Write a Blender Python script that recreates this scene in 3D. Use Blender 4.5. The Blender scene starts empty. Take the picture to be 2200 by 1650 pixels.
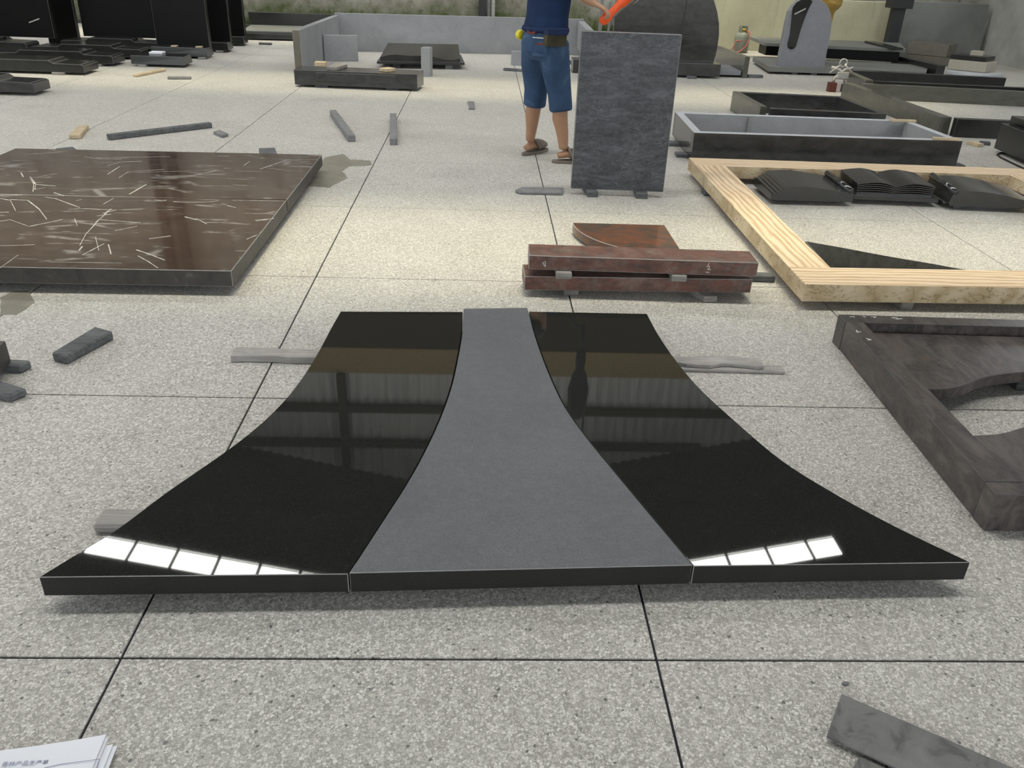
import bpy, bmesh, math, random
from mathutils import Vector, Matrix
random.seed(7)
S = bpy.context.scene
COL = S.collection
PI = math.pi

# ------------------------------------------------------------------ camera
F_PX, PITCH, YAW, ROLL, CAM_H = 1784.93, 0.484437, 0.0464878, 0.0390061, 1.48700
cf = Vector((math.sin(YAW)*math.cos(PITCH), math.cos(YAW)*math.cos(PITCH), -math.sin(PITCH)))
cr0 = Vector((math.cos(YAW), -math.sin(YAW), 0)); cu0 = cr0.cross(cf)
cr = math.cos(ROLL)*cr0 + math.sin(ROLL)*cu0
cu = -math.sin(ROLL)*cr0 + math.cos(ROLL)*cu0
CP = Vector((0, 0, CAM_H))
cd = bpy.data.cameras.new('camera'); cam = bpy.data.objects.new('camera', cd); COL.objects.link(cam)
cam.matrix_world = Matrix(((cr.x, cu.x, -cf.x, CP.x), (cr.y, cu.y, -cf.y, CP.y), (cr.z, cu.z, -cf.z, CP.z), (0, 0, 0, 1)))
cd.sensor_fit = 'HORIZONTAL'; cd.sensor_width = 36.0; cd.lens = F_PX/2200*36.0
cd.clip_start = 0.05; cd.clip_end = 200
S.camera = cam

def at(px, py, z=0.0):                       # where the sight line of a photo pixel meets height z
    d = cf + cr*((px-1100)/F_PX) - cu*((py-825)/F_PX)
    return CP + d*((z-CAM_H)/d.z)
def atY(px, py, Y):                          # ... and where it meets depth Y
    d = cf + cr*((px-1100)/F_PX) - cu*((py-825)/F_PX)
    return CP + d*(Y/d.y)

# ------------------------------------------------------------------ light
w = bpy.data.worlds.new('sky'); S.world = w; w.use_nodes = True
bg = w.node_tree.nodes['Background']; bg.inputs[0].default_value = (0.93, 0.97, 1.0, 1); bg.inputs[1].default_value = 2.5
sd = bpy.data.lights.new('sun', 'SUN'); sd.energy = 11.5; sd.angle = math.radians(13); sd.color = (1.0, 0.95, 0.76)
sun = bpy.data.objects.new('sun', sd); COL.objects.link(sun)
sun.rotation_euler = (0, math.radians(2), 0); sun.location = (0, 5, 14)
PANE_GLOW = 35.0
S.view_settings.view_transform = 'Standard'; S.view_settings.look = 'None'
S.view_settings.exposure = 0.16; S.view_settings.gamma = 1.0; S.view_settings.use_curve_mapping = False

# ------------------------------------------------------------------ material helpers
class NT:
    def __init__(s, name):
        s.m = bpy.data.materials.new(name); s.m.use_nodes = True
        s.t = s.m.node_tree; s.n = s.t.nodes; s.b = s.n['Principled BSDF']
    def add(s, typ, **kw):
        n = s.n.new(typ)
        for k, v in kw.items(): setattr(n, k, v)
        return n
    def L(s, a, b): s.t.links.new(a, b)
    def put(s, sock, v):
        if isinstance(v, bpy.types.NodeSocket): s.L(v, sock)
        elif v is not None: sock.default_value = v if not (isinstance(v, tuple) and len(v) == 3 and sock.type == 'RGBA') else v+(1,)
    def co(s, scale=(1, 1, 1), rot=(0, 0, 0), kind='Object', rnd=True):
        tc = s.add('ShaderNodeTexCoord'); mp = s.add('ShaderNodeMapping')
        mp.inputs['Scale'].default_value = scale; mp.inputs['Rotation'].default_value = rot
        s.L(tc.outputs[kind], mp.inputs['Vector'])
        if rnd:
            oi = s.add('ShaderNodeObjectInfo'); mu = s.add('ShaderNodeMath', operation='MULTIPLY'); mu.inputs[1].default_value = 37.0
            s.L(oi.outputs['Random'], mu.inputs[0]); s.L(mu.outputs[0], mp.inputs['Location'])
        return mp.outputs[0]
    def wco(s):
        g = s.add('ShaderNodeNewGeometry'); return g.outputs['Position']
    def noise(s, vec, scale, detail=4, rough=0.55, dist=0.0):
        n = s.add('ShaderNodeTexNoise'); s.L(vec, n.inputs['Vector'])
        n.inputs['Scale'].default_value = scale; n.inputs['Detail'].default_value = detail
        n.inputs['Roughness'].default_value = rough; n.inputs['Distortion'].default_value = dist
        return n.outputs['Fac']
    def voro(s, vec, scale, feature='F1', out='Distance', rnd=1.0):
        n = s.add('ShaderNodeTexVoronoi', feature=feature); s.L(vec, n.inputs['Vector'])
        n.inputs['Scale'].default_value = scale; n.inputs['Randomness'].default_value = rnd
        return n.outputs[out]
    def wave(s, vec, scale, dist=4, detail=3, dscale=1.0, direction='X'):
        n = s.add('ShaderNodeTexWave', bands_direction=direction); s.L(vec, n.inputs['Vector'])
        n.inputs['Scale'].default_value = scale; n.inputs['Distortion'].default_value = dist
        n.inputs['Detail'].default_value = detail; n.inputs['Detail Scale'].default_value = dscale
        return n.outputs['Fac']
    def ramp(s, fac, stops, interp='LINEAR'):
        n = s.add('ShaderNodeValToRGB'); s.L(fac, n.inputs[0]); e = n.color_ramp.elements; n.color_ramp.interpolation = interp
        while len(e) < len(stops): e.new(0.5)
        for q, (p, c) in zip(e, stops):
            q.position = p; q.color = (c if isinstance(c, tuple) else (c, c, c))[:3]+(1,)
        return n.outputs[0]
    def mix(s, fac, a, b, mode='MIX'):
        n = s.add('ShaderNodeMix', data_type='RGBA', blend_type=mode)
        s.put(n.inputs[0], fac); s.put(n.inputs[6], a); s.put(n.inputs[7], b); return n.outputs[2]
    def math(s, op, a, b=None, c=None):
        n = s.add('ShaderNodeMath', operation=op)
        s.put(n.inputs[0], a)
        if b is not None: s.put(n.inputs[1], b)
        if c is not None: s.put(n.inputs[2], c)
        return n.outputs[0]
    def sep(s, vec):
        n = s.add('ShaderNodeSeparateXYZ'); s.L(vec, n.inputs[0]); return n.outputs
    def bump(s, h, strength=0.3, dist=0.002):
        n = s.add('ShaderNodeBump'); n.inputs['Strength'].default_value = strength; n.inputs['Distance'].default_value = dist
        s.L(h, n.inputs['Height']); s.L(n.outputs[0], s.b.inputs['Normal'])
    def fin(s, col, rough=0.5, spec=0.5, metal=0.0):
        s.put(s.b.inputs['Base Color'], col); s.put(s.b.inputs['Roughness'], rough)
        s.b.inputs['Specular IOR Level'].default_value = spec; s.b.inputs['Metallic'].default_value = metal
        return s.m

def plain(name, col, rough=0.5, spec=0.5, metal=0.0, var=0.15, vs=30):
    t = NT(name); v = t.co()
    n = t.noise(v, vs, 4)
    d = tuple(c*(1-var) for c in col); l = tuple(min(1, c*(1+var)) for c in col)
    return t.fin(t.ramp(n, [(0.3, d), (0.7, l)]), rough, spec, metal)

def granite(name, dark, light, fleck, rough=0.06, scale=1.0, stretch=(1, 1, 1), rot=(0, 0, 0), fl=0.74, spec=0.5, big=6, contrast=(0.3, 0.7)):
    t = NT(name); v = t.co(stretch, rot); v0 = t.co()
    n = t.noise(v, big*scale, 8, 0.65, 0.6)
    base = t.ramp(n, [(contrast[0], dark), (contrast[1], light)])
    f = t.voro(v0, 650, 'F1', 'Color')
    sp = t.sep(f)[0]
    m = t.math('GREATER_THAN', sp, fl+0.2)
    g = t.noise(v0, 160, 3)
    base = t.mix(t.ramp(g, [(0.35, 0.0), (0.75, 0.5)]), base, fleck)
    return t.fin(t.mix(m, base, tuple(min(1, c*1.25) for c in fleck)), rough, spec)

M = {}
# terrazzo bays of the yard floor
t = NT('terrazzo'); v = t.wco()
warp = t.noise(v, 60, 2)
wv = t.add('ShaderNodeVectorMath', operation='MULTIPLY_ADD'); t.L(warp, wv.inputs[0]); wv.inputs[1].default_value = (0.006, 0.006, 0); t.L(v, wv.inputs[2])
c1 = t.sep(t.voro(wv.outputs[0], 140, 'F1', 'Color')); e1 = t.voro(wv.outputs[0], 140, 'DISTANCE_TO_EDGE')
c2 = t.sep(t.voro(wv.outputs[0], 290, 'F1', 'Color')); e2 = t.voro(wv.outputs[0], 290, 'DISTANCE_TO_EDGE')
big = t.math('MULTIPLY', t.ramp(e1, [(0.04, 0.0), (0.10, 1.0)]), t.math('GREATER_THAN', c1[0], 0.36))
sml = t.math('MULTIPLY', t.ramp(e2, [(0.05, 0.0), (0.14, 1.0)]), t.math('GREATER_THAN', c2[0], 0.5))
patch = t.noise(v, 3.2, 5, 0.6)
matrix = t.ramp(patch, [(0.3, (0.27, 0.262, 0.24)), (0.7, (0.36, 0.35, 0.325))])
chipA = t.ramp(c1[1], [(0.0, (0.10, 0.10, 0.10)), (0.014, (0.16, 0.155, 0.15)), (0.02, (0.42, 0.41, 0.385)), (1.0, (0.70, 0.69, 0.655))])
chipB = t.ramp(c2[1], [(0.0, (0.16, 0.16, 0.16)), (0.02, (0.26, 0.26, 0.25)), (0.03, (0.42, 0.41, 0.38)), (1.0, (0.60, 0.59, 0.55))])
col = t.mix(big, t.mix(sml, matrix, chipB), chipA)
stain = t.noise(v, 0.9, 6, 0.65)
col = t.mix(t.ramp(stain, [(0.56, 0.0), (0.75, 0.30)]), col, (0.27, 0.25, 0.20))
tint = t.noise(v, 0.35, 3)
col = t.mix(t.ramp(tint, [(0.35, 0.0), (0.7, 0.12)]), col, (0.55, 0.50, 0.40))
M['terrazzo'] = t.fin(col, t.ramp(patch, [(0.3, 0.42), (0.7, 0.6)]), 0.35)
M['joint'] = plain('joint', (0.035, 0.035, 0.045), 0.8, 0.2)

M['black'] = granite('black_granite', (0.013, 0.0136, 0.0124), (0.0175, 0.018, 0.0165), (0.026, 0.027, 0.024), 0.022)  # base lifted to greenish grey: lens haze painted into the black
M['black_dull'] = granite('black_granite_dusty', (0.009, 0.0095, 0.009), (0.02, 0.021, 0.02), (0.03, 0.031, 0.029), 0.22)
M['black_side'] = granite('black_granite_honed_edge', (0.010, 0.010, 0.0095), (0.017, 0.017, 0.016), (0.024, 0.024, 0.022), 0.35, spec=0.35)
M['arris'] = plain('sawn_arris', (0.27, 0.27, 0.265), 0.7, 0.3)
M['arris_dark'] = plain('dull_arris', (0.085, 0.086, 0.085), 0.7, 0.3)
M['black_up'] = plain('low_sheen_black', (0.006, 0.006, 0.006), 0.30, 0.12)  # near black with sheen cut: mirrored dark hall put into the colour
# honed blue-grey middle ledger
t = NT('honed_grey'); v = t.co()
n = t.noise(v, 3.0, 6, 0.6); n2 = t.noise(v, 190, 3); n3 = t.noise(v, 34, 5, 0.7)
c = t.ramp(n, [(0.3, (0.104, 0.110, 0.120)), (0.72, (0.134, 0.141, 0.153))])
c = t.mix(t.ramp(n2, [(0.36, 0.6), (0.60, 0.0)]), c, (0.070, 0.076, 0.084))
c = t.mix(t.ramp(n3, [(0.45, 0.0), (0.72, 0.20)]), c, (0.20, 0.207, 0.218))
t.bump(n2, 0.25, 0.0008)
M['honed'] = t.fin(c, 0.5, 0.4)
# dusty brown polished slab with white slurry streaks
t = NT('brown_marble'); v = t.co(); vs = t.co((0.55, 2.2, 1), (0, 0, 0.12)); vr = t.co((0.4, 3.2, 1), (0, 0, -0.5)); vq = t.co((0.5, 2.6, 1), (0, 0, 0.75))
n = t.noise(v, 2.4, 7, 0.65, 0.8)
c = t.ramp(n, [(0.25, (0.036, 0.022, 0.015)), (0.5, (0.052, 0.034, 0.025)), (0.78, (0.075, 0.053, 0.041))])
dust = t.ramp(t.noise(vs, 3.0, 7, 0.6, 1.2), [(0.52, 0.0), (0.82, 0.36)])
def streak(vec, sc, lo, hi, lvl, msc):
    a = t.voro(vec, sc, 'DISTANCE_TO_EDGE')
    b = t.ramp(a, [(0.0, 1.0), (0.018, 0.75), (0.04, 0.0)])
    k = t.ramp(t.noise(v, msc, 3, 0.6), [(lo, 0.0), (hi, lvl)])
    return t.math('MULTIPLY', b, k)
s1 = streak(vs, 2.3, 0.52, 0.62, 0.9, 2.8); s2 = streak(vr, 1.7, 0.56, 0.64, 0.9, 3.9); s3 = streak(vq, 1.9, 0.57, 0.66, 0.8, 3.1)
smear = t.ramp(t.noise(vr, 6.0, 6, 0.7, 2.0), [(0.66, 0.0), (0.74, 0.55)])
f = t.math('MULTIPLY', 0.35, t.math('MAXIMUM', t.math('MAXIMUM', s1, s2), t.math('MAXIMUM', s3, t.math('MULTIPLY', smear, t.ramp(t.noise(v, 1.3, 2), [(0.45, 0.0), (0.6, 1.0)])))))
c = t.mix(dust, c, (0.16, 0.145, 0.135)); c = t.mix(f, c, (0.58, 0.57, 0.55))
M['brown'] = t.fin(c, t.math('ADD', t.math('MULTIPLY', t.math('MAXIMUM', f, dust), 0.5), 0.07), 0.5)
t = NT('brown_marble_edge'); v = t.co((1, 1, 1)); n = t.noise(v, 9, 7, 0.7, 1.0)
c = t.ramp(n, [(0.3, (0.025, 0.022, 0.02)), (0.6, (0.055, 0.05, 0.045)), (0.85, (0.19, 0.18, 0.165))])
M['brown_edge'] = t.fin(c, 0.45, 0.4)
# veined dark blue upright slab
t = NT('blue_vein_granite'); v = t.co((1.0, 1, 3.2), (0, 0.12, 0)); v0 = t.co()
n = t.noise(v, 5.0, 9, 0.72, 0.8); n2 = t.noise(v0, 45, 5, 0.7); wv = t.noise(v, 2.2, 5, 0.6, 2.5)
c = t.ramp(n, [(0.34, (0.022, 0.024, 0.029)), (0.52, (0.046, 0.050, 0.058)), (0.70, (0.105, 0.115, 0.13))])
c = t.mix(t.ramp(n2, [(0.42, 0.0), (0.75, 0.55)]), c, (0.11, 0.118, 0.13))
c = t.mix(t.ramp(wv, [(0.485, 0.0), (0.5, 0.35), (0.515, 0.0)]), c, (0.20, 0.215, 0.235))
M['bluevein'] = t.fin(c, 0.35, 0.4)
M['dark_vein'] = granite('dark_vein_granite', (0.014, 0.014, 0.014), (0.05, 0.05, 0.05), (0.04, 0.042, 0.042), 0.12, 1.0, (1, 1, 2.2), fl=0.78)
M['grey_sawn'] = granite('grey_sawn_granite', (0.18, 0.188, 0.20), (0.275, 0.285, 0.297), (0.30, 0.31, 0.32), 0.6, 0.5, fl=0.7, spec=0.3)
M['grey_rim'] = granite('grey_sawn_rim', (0.36, 0.38, 0.40), (0.47, 0.49, 0.52), (0.45, 0.47, 0.5), 0.6, 1, spec=0.3)
M['lilac'] = granite('grey_fine_granite', (0.155, 0.158, 0.18), (0.20, 0.203, 0.225), (0.24, 0.245, 0.26), 0.6, 2, spec=0.3)
M['olive'] = granite('olive_polished_granite', (0.05, 0.05, 0.04), (0.10, 0.098, 0.082), (0.10, 0.10, 0.085), 0.12, 0.7, (1, 3, 3))
t = NT('brown_paradiso_granite'); v = t.co((3.0, 0.9, 2.0), (0, 0.3, 0.55)); v0 = t.co(); n = t.noise(v, 4.5, 9, 0.7, 1.4); n2 = t.noise(v0, 55, 6, 0.75); n3 = t.noise(v, 3.0, 5, 0.6, 1.5)
c = t.ramp(n, [(0.34, (0.020, 0.017, 0.016)), (0.5, (0.052, 0.044, 0.041)), (0.68, (0.125, 0.105, 0.095))])
c = t.mix(t.ramp(n2, [(0.42, 0.0), (0.72, 0.7)]), c, (0.10, 0.088, 0.082)); c = t.mix(t.ramp(n3, [(0.60, 0.0), (0.70, 0.5)]), c, (0.13, 0.06, 0.038))
M['paradiso'] = t.fin(c, 0.3, 0.45)
# red multicolour granite
t = NT('red_granite'); v = t.co((1.0, 1.7, 1.7), (0, 0.3, 0.5)); v0 = t.co()
n = t.noise(v, 5.5, 9, 0.66, 1.0); n2 = t.noise(v, 8, 6, 0.65, 0.8)
c = t.ramp(n, [(0.28, (0.045, 0.032, 0.026)), (0.42, (0.085, 0.054, 0.038)), (0.55, (0.135, 0.055, 0.03)), (0.75, (0.20, 0.068, 0.032))])
c = t.mix(t.ramp(n2, [(0.50, 0.0), (0.64, 0.85)]), c, (0.050, 0.046, 0.038))
M['red'] = t.fin(c, 0.1, 0.5)
t = NT('red_granite_dusty'); v = t.co((1, 1, 1), (0, 0, 0)); vd = t.co((1, 1, 2.5), (0, 0.5, 0))
n = t.noise(vd, 9, 9, 0.72, 1.0); n2 = t.noise(v, 11, 8, 0.78)
c = t.ramp(n, [(0.3, (0.05, 0.035, 0.03)), (0.5, (0.115, 0.055, 0.043)), (0.72, (0.19, 0.08, 0.058))])
c = t.mix(t.ramp(n2, [(0.45, 0.0), (0.78, 0.6)]), c, (0.25, 0.225, 0.20))
M['red_dusty'] = t.fin(c, 0.45, 0.35)
# striped sandstone
def sandstone(name, direction, sc):
    t = NT(name); v = t.co(sc, rnd=False)
    wv = t.wave(v, 3.0, 9.0, 4, 1.2, direction)
    n = t.noise(v, 9, 6, 0.6, 0.6)
    c = t.ramp(wv, [(0.0, (0.46, 0.33, 0.20)), (0.35, (0.60, 0.46, 0.31)), (0.7, (0.66, 0.53, 0.375)), (1.0, (0.70, 0.57, 0.42))])
    c = t.mix(t.ramp(n, [(0.4, 0.0), (0.7, 0.30)]), c, (0.58, 0.43, 0.27))
    return t.fin(c, 0.62, 0.3)
M['sand_x'] = sandstone('sandstone_rail', 'Y', (0.45, 2.6, 1.6)); M['sand_y'] = sandstone('sandstone_stile', 'X', (2.4, 0.4, 1.6))
t = NT('sandstone_face'); v = t.co((1.2, 1.2, 2.2), rnd=False); wv = t.wave(v, 1.6, 14, 5, 1.0, 'X'); n = t.noise(v, 3, 6, 0.6, 2.5)
c = t.ramp(wv, [(0.0, (0.45, 0.35, 0.21)), (0.5, (0.53, 0.43, 0.28)), (1.0, (0.60, 0.50, 0.34))])
c = t.mix(t.ramp(n, [(0.485, 0.0), (0.5, 0.8), (0.515, 0.0)]), c, (0.17, 0.105, 0.05))
M['sand_face'] = t.fin(c, 0.65, 0.3)
# timber
def timber(name, a, b):
    t = NT(name); v = t.co((1, 1, 1)); vg = t.co((2.0, 30, 30)); n = t.noise(vg, 3, 6, 0.65, 0.5); n2 = t.noise(v, 9, 4)
    c = t.ramp(n, [(0.3, a), (0.7, b)]); c = t.mix(t.ramp(n2, [(0.45, 0.0), (0.75, 0.35)]), c, tuple(min(1, q*1.6) for q in b))
    t.bump(n, 0.4, 0.002); return t.fin(c, 0.85, 0.2)
M['timber'] = timber('weathered_timber', (0.14, 0.135, 0.125), (0.27, 0.26, 0.245))
M['timber_light'] = timber('bleached_timber', (0.25, 0.24, 0.228), (0.40, 0.385, 0.365))
M['book'] = granite('carved_black_granite', (0.018, 0.0185, 0.019), (0.032, 0.033, 0.034), (0.04, 0.041, 0.042), 0.14, spec=0.7)  # base lightened to stand in for the mirrored gable and sky
M['timber_dark'] = timber('dark_timber', (0.055, 0.06, 0.062), (0.15, 0.155, 0.158))
M['timber_pale'] = timber('pale_timber', (0.34, 0.27, 0.18), (0.52, 0.43, 0.30))
M['stone_offcut'] = granite('stone_offcut', (0.11, 0.112, 0.115), (0.21, 0.212, 0.215), (0.26, 0.26, 0.265), 0.75, 2, spec=0.25)
M['paper'] = plain('paper', (0.80, 0.82, 0.88), 0.7, 0.2, var=0.01)
M['ink'] = plain('ink', (0.22, 0.24, 0.36), 0.8, 0.1, var=0.02)
M['chalk'] = plain('chalk', (0.62, 0.62, 0.60), 0.9, 0.1)
t = NT('dark_grey_sheet'); v = t.co(); n = t.noise(v, 14, 4, 0.55, 0.8); n2 = t.noise(v, 300, 2)
c = t.ramp(n, [(0.38, (0.10, 0.10, 0.097)), (0.46, (0.16, 0.16, 0.155)), (0.7, (0.205, 0.205, 0.20))])
M['slurry'] = plain('dried_slurry', (0.40, 0.39, 0.37), 0.9, 0.1, var=0.4, vs=25)
M['felt'] = t.fin(t.mix(t.ramp(n2, [(0.4, 0.15), (0.6, 0.0)]), c, (0.1, 0.1, 0.1)), 0.6, 0.3)
M['wet'] = plain('wet_patch', (0.215, 0.203, 0.168), 0.35, 0.5, var=0.2, vs=8)
M['steel_dark'] = plain('dark_painted_steel', (0.018, 0.019, 0.02), 0.5, 0.4)
M['steel'] = plain('bare_steel', (0.45, 0.44, 0.40), 0.35, 0.5, 0.8)
M['white_pipe'] = plain('white_pipe', (0.75, 0.75, 0.71), 0.5, 0.4)
M['skin'] = plain('skin', (0.36, 0.205, 0.125), 0.5, 0.35, var=0.08, vs=12)
M['hair'] = plain('hair', (0.012, 0.010, 0.009), 0.5, 0.4)
M['eye'] = plain('eye', (0.02, 0.015, 0.012), 0.2, 0.5)
M['shirt'] = plain('navy_tshirt', (0.011, 0.025, 0.066), 0.85, 0.15, var=0.25, vs=6)
t = NT('denim'); v = t.co(); n = t.noise(v, 5, 5, 0.6, 0.8); n2 = t.noise(t.co((40, 40, 200)), 6, 3)
c = t.ramp(n, [(0.3, (0.022, 0.044, 0.092)), (0.55, (0.036, 0.070, 0.135)), (0.8, (0.10, 0.155, 0.24))])
M['denim'] = t.fin(t.mix(t.ramp(n2, [(0.4, 0.0), (0.7, 0.25)]), c, (0.12, 0.18, 0.28)), 0.85, 0.15)
M['denim_dark'] = plain('denim_seam', (0.018, 0.030, 0.075), 0.85, 0.1)
M['clog'] = plain('dusty_clog', (0.17, 0.145, 0.12), 0.7, 0.25, var=0.2)
M['pouch'] = plain('khaki_pouch', (0.05, 0.045, 0.027), 0.75, 0.2, var=0.3, vs=14)
M['leather'] = plain('leather_label', (0.16, 0.03, 0.022), 0.6, 0.3)
M['yellow'] = plain('yellow_plastic', (0.62, 0.55, 0.03), 0.4, 0.4)
M['orange'] = plain('orange_plastic', (0.80, 0.095, 0.015), 0.4, 0.45, var=0.08)
M['mustard'] = plain('mustard_cloth', (0.30, 0.20, 0.055), 0.85, 0.15, var=0.2, vs=7)
M['grey_cloth'] = plain('grey_cloth', (0.12, 0.12, 0.125), 0.85, 0.15)
M['tank'] = plain('grey_green_tank', (0.185, 0.195, 0.155), 0.55, 0.35, var=0.2, vs=7)
M['hose'] = plain('red_hose', (0.42, 0.11, 0.08), 0.5, 0.4)
M['redpaint'] = plain('red_brown_paint', (0.095, 0.022, 0.015), 0.5, 0.4)
M['beige_stone'] = granite('beige_stone', (0.28, 0.26, 0.21), (0.37, 0.345, 0.28), (0.40, 0.38, 0.32), 0.7, 1, spec=0.2)
M['taupe_stone'] = granite('taupe_stone', (0.085, 0.078, 0.064), (0.14, 0.13, 0.105), (0.15, 0.14, 0.12), 0.6, 1, spec=0.25)
M['roof'] = plain('roof_underside', (0.055, 0.058, 0.055), 0.7, 0.2)
M['lintel'] = plain('lintel_paint', (0.06, 0.05, 0.035), 0.8, 0.2)
M['ochre'] = plain('ochre_fascia', (0.36, 0.28, 0.15), 0.8, 0.2)
t = NT('corrugated_sheet_paint'); v = t.co((6, 1, 0.35)); n = t.noise(v, 3, 5, 0.6)
M['sheet'] = t.fin(t.ramp(n, [(0.3, (0.52, 0.52, 0.50)), (0.7, (0.74, 0.74, 0.72))]), 0.8, 0.1)
# mossy concrete boundary wall
t = NT('mossy_wall'); v = t.wco(); z = t.sep(v)[2]
n = t.noise(v, 2.2, 8, 0.68, 0.6); n2 = t.noise(v, 6, 7, 0.7); n3 = t.noise(v, 1.1, 4)
c = t.ramp(n, [(0.3, (0.17, 0.155, 0.13)), (0.5, (0.30, 0.285, 0.25)), (0.7, (0.42, 0.405, 0.37))])
c = t.mix(t.ramp(n2, [(0.55, 0.0), (0.68, 0.8)]), c, (0.10, 0.09, 0.07))
mz = t.math('MULTIPLY', t.ramp(t.math('ADD', z, t.math('MULTIPLY', n3, 0.7)), [(0.62, 1.0), (1.05, 0.0)]), t.ramp(n2, [(0.35, 0.45), (0.6, 1.0)]))
c = t.mix(mz, c, (0.075, 0.095, 0.035))
c = t.mix(t.ramp(z, [(1.2, 0.0), (1.9, 0.85)]), c, (0.20, 0.165, 0.12))
M['mossy'] = t.fin(c, 0.9, 0.15)
t = NT('yellow_plaster'); v = t.wco(); n = t.noise(v, 1.6, 6, 0.6); n2 = t.noise(v, 26, 5, 0.7); vs_ = t.add('ShaderNodeMapping'); vs_.inputs['Scale'].default_value = (5, 5, 0.6); t.L(v, vs_.inputs[0]); n3 = t.noise(vs_.outputs[0], 2, 5)
c = t.ramp(n, [(0.3, (0.40, 0.38, 0.26)), (0.7, (0.52, 0.50, 0.345))]); c = t.mix(t.ramp(n2, [(0.5, 0.0), (0.8, 0.3)]), c, (0.27, 0.25, 0.17)); c = t.mix(t.ramp(n3, [(0.55, 0.0), (0.75, 0.35)]), c, (0.24, 0.225, 0.16))
M['plaster'] = t.fin(c, 0.85, 0.2)
M['plaster_grey'] = plain('grey_plaster', (0.27, 0.275, 0.255), 0.85, 0.2, var=0.2, vs=3)
M['panel_grey'] = granite('grey_panel', (0.12, 0.125, 0.115), (0.19, 0.195, 0.18), (0.16, 0.165, 0.155), 0.55, 0.4, spec=0.3)
M['weed'] = plain('weed_leaf', (0.075, 0.11, 0.03), 0.7, 0.2, var=0.4, vs=3)
# translucent roof-light sheet: lets part of the sun through, and glows with the sky behind it
t = NT('rooflight_sheet'); tr = t.add('ShaderNodeBsdfTransparent'); tr.inputs[0].default_value = (1.0, 0.96, 0.80, 1)
em = t.add('ShaderNodeEmission'); em.inputs[0].default_value = (1.0, 0.99, 0.95, 1); em.inputs[1].default_value = PANE_GLOW
mx = t.add('ShaderNodeMixShader'); mx.inputs[0].default_value = 0.5
t.L(tr.outputs[0], mx.inputs[1]); t.L(em.outputs[0], mx.inputs[2]); t.L(mx.outputs[0], t.n['Material Output'].inputs['Surface'])
M['pane'] = t.m

# ------------------------------------------------------------------ mesh helpers
def link(name, me, mats, parent=None, loc=(0, 0, 0)):
    o = bpy.data.objects.new(name, me); COL.objects.link(o); o.location = loc
    for m in (mats if isinstance(mats, (list, tuple)) else [mats]):
        if len(me.materials) < len(mats if isinstance(mats, (list, tuple)) else [mats]): me.materials.append(M[m])
    if parent is not None: o.parent = parent
    return o
def tag(o, label, cat, group=None, kind=None):
    if label: o['label'] = label
    if cat: o['category'] = cat
    if group: o['group'] = group
    if kind: o['kind'] = kind
    return o
def thing(name, label, cat, loc, group=None):
    o = bpy.data.objects.new(name, None); COL.objects.link(o); o.location = loc; o.empty_display_size = 0.1
    return tag(o, label, cat, group)
def V(p): return Vector(p)
def prism_bm(poly, z0, z1, bev=0.0, arris=False, top=None):
    """upright prism on a plan polygon; top may be another polygon (taper)"""
    bm = bmesh.new(); n = len(poly); top = top or poly
    a = sum((poly[i][0]*poly[(i+1) % n][1]-poly[(i+1) % n][0]*poly[i][1]) for i in range(n))
    if a < 0: poly = poly[::-1]; top = top[::-1]
    lo = [bm.verts.new((p[0], p[1], z0)) for p in poly]; hi = [bm.verts.new((p[0], p[1], z1)) for p in top]
    bm.faces.new(lo[::-1]); bm.faces.new(hi)
    for i in range(n): bm.faces.new((lo[i], lo[(i+1) % n], hi[(i+1) % n], hi[i]))
    bm.normal_update()
    if bev > 0:
        ed = [e for e in bm.edges if len(e.link_faces) == 2 and e.calc_face_angle(0) > 0.5]
        bmesh.ops.bevel(bm, geom=ed, offset=bev, segments=1, affect='EDGES', profile=0.5, material=1 if arris else -1); bm.normal_update()
    return bm
def emit(bm, name, mats, parent=None, smooth=False, center=True):
    """bm in world coordinates -> object whose origin lies at its base centre (relative to the parent)"""
    xs = [v.co.x for v in bm.verts]; ys = [v.co.y for v in bm.verts]; zs = [v.co.z for v in bm.verts]
    c = Vector(((min(xs)+max(xs))/2, (min(ys)+max(ys))/2, min(zs)))
    bmesh.ops.translate(bm, verts=bm.verts, vec=-c)
    me = bpy.data.meshes.new(name); bm.to_mesh(me); bm.free()
    if smooth:
        for p in me.polygons: p.use_smooth = True
    loc = c
    pp = parent
    while pp is not None: loc = loc - pp.location; pp = pp.parent
    return link(name, me, mats, parent, loc)
def rect(a, b, depth):
    """plan rectangle: front edge a->b, going away to the left-hand side by depth"""
    a = V((a[0], a[1])); b = V((b[0], b[1])); d = (b-a).normalized(); nrm = Vector((-d.y, d.x))
    return [tuple(a), tuple(b), tuple(b+nrm*depth), tuple(a+nrm*depth)]
def box(name, mats, x0, x1, y0, y1, z0, z1, parent=None, rot=0.0, bev=0.003, arris=False):
    cx, cy = (x0+x1)/2, (y0+y1)/2; c, s = math.cos(rot), math.sin(rot)
    P = [(cx+(x-cx)*c-(y-cy)*s, cy+(x-cx)*s+(y-cy)*c) for x, y in ((x0, y0), (x1, y0), (x1, y1), (x0, y1))]
    return emit(prism_bm(P, z0, z1, bev, arris), name, mats, parent)
def slab(name, mats, poly, z0, z1, parent=None, bev=0.003, arris=False, top=None):
    return emit(prism_bm([tuple(p)[:2] for p in poly], z0, z1, bev, arris, [tuple(p)[:2] for p in top] if top else None), name, mats, parent)
def bar_bm(a, b, wd, h, z0, bev=0.003, arris=False):
    a = V((a[0], a[1])); b = V((b[0], b[1])); d = (b-a).normalized(); n = Vector((-d.y, d.x))*wd/2
    return prism_bm([tuple(a-n), tuple(b-n), tuple(b+n), tuple(a+n)], z0, z0+h, bev, arris)
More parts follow.
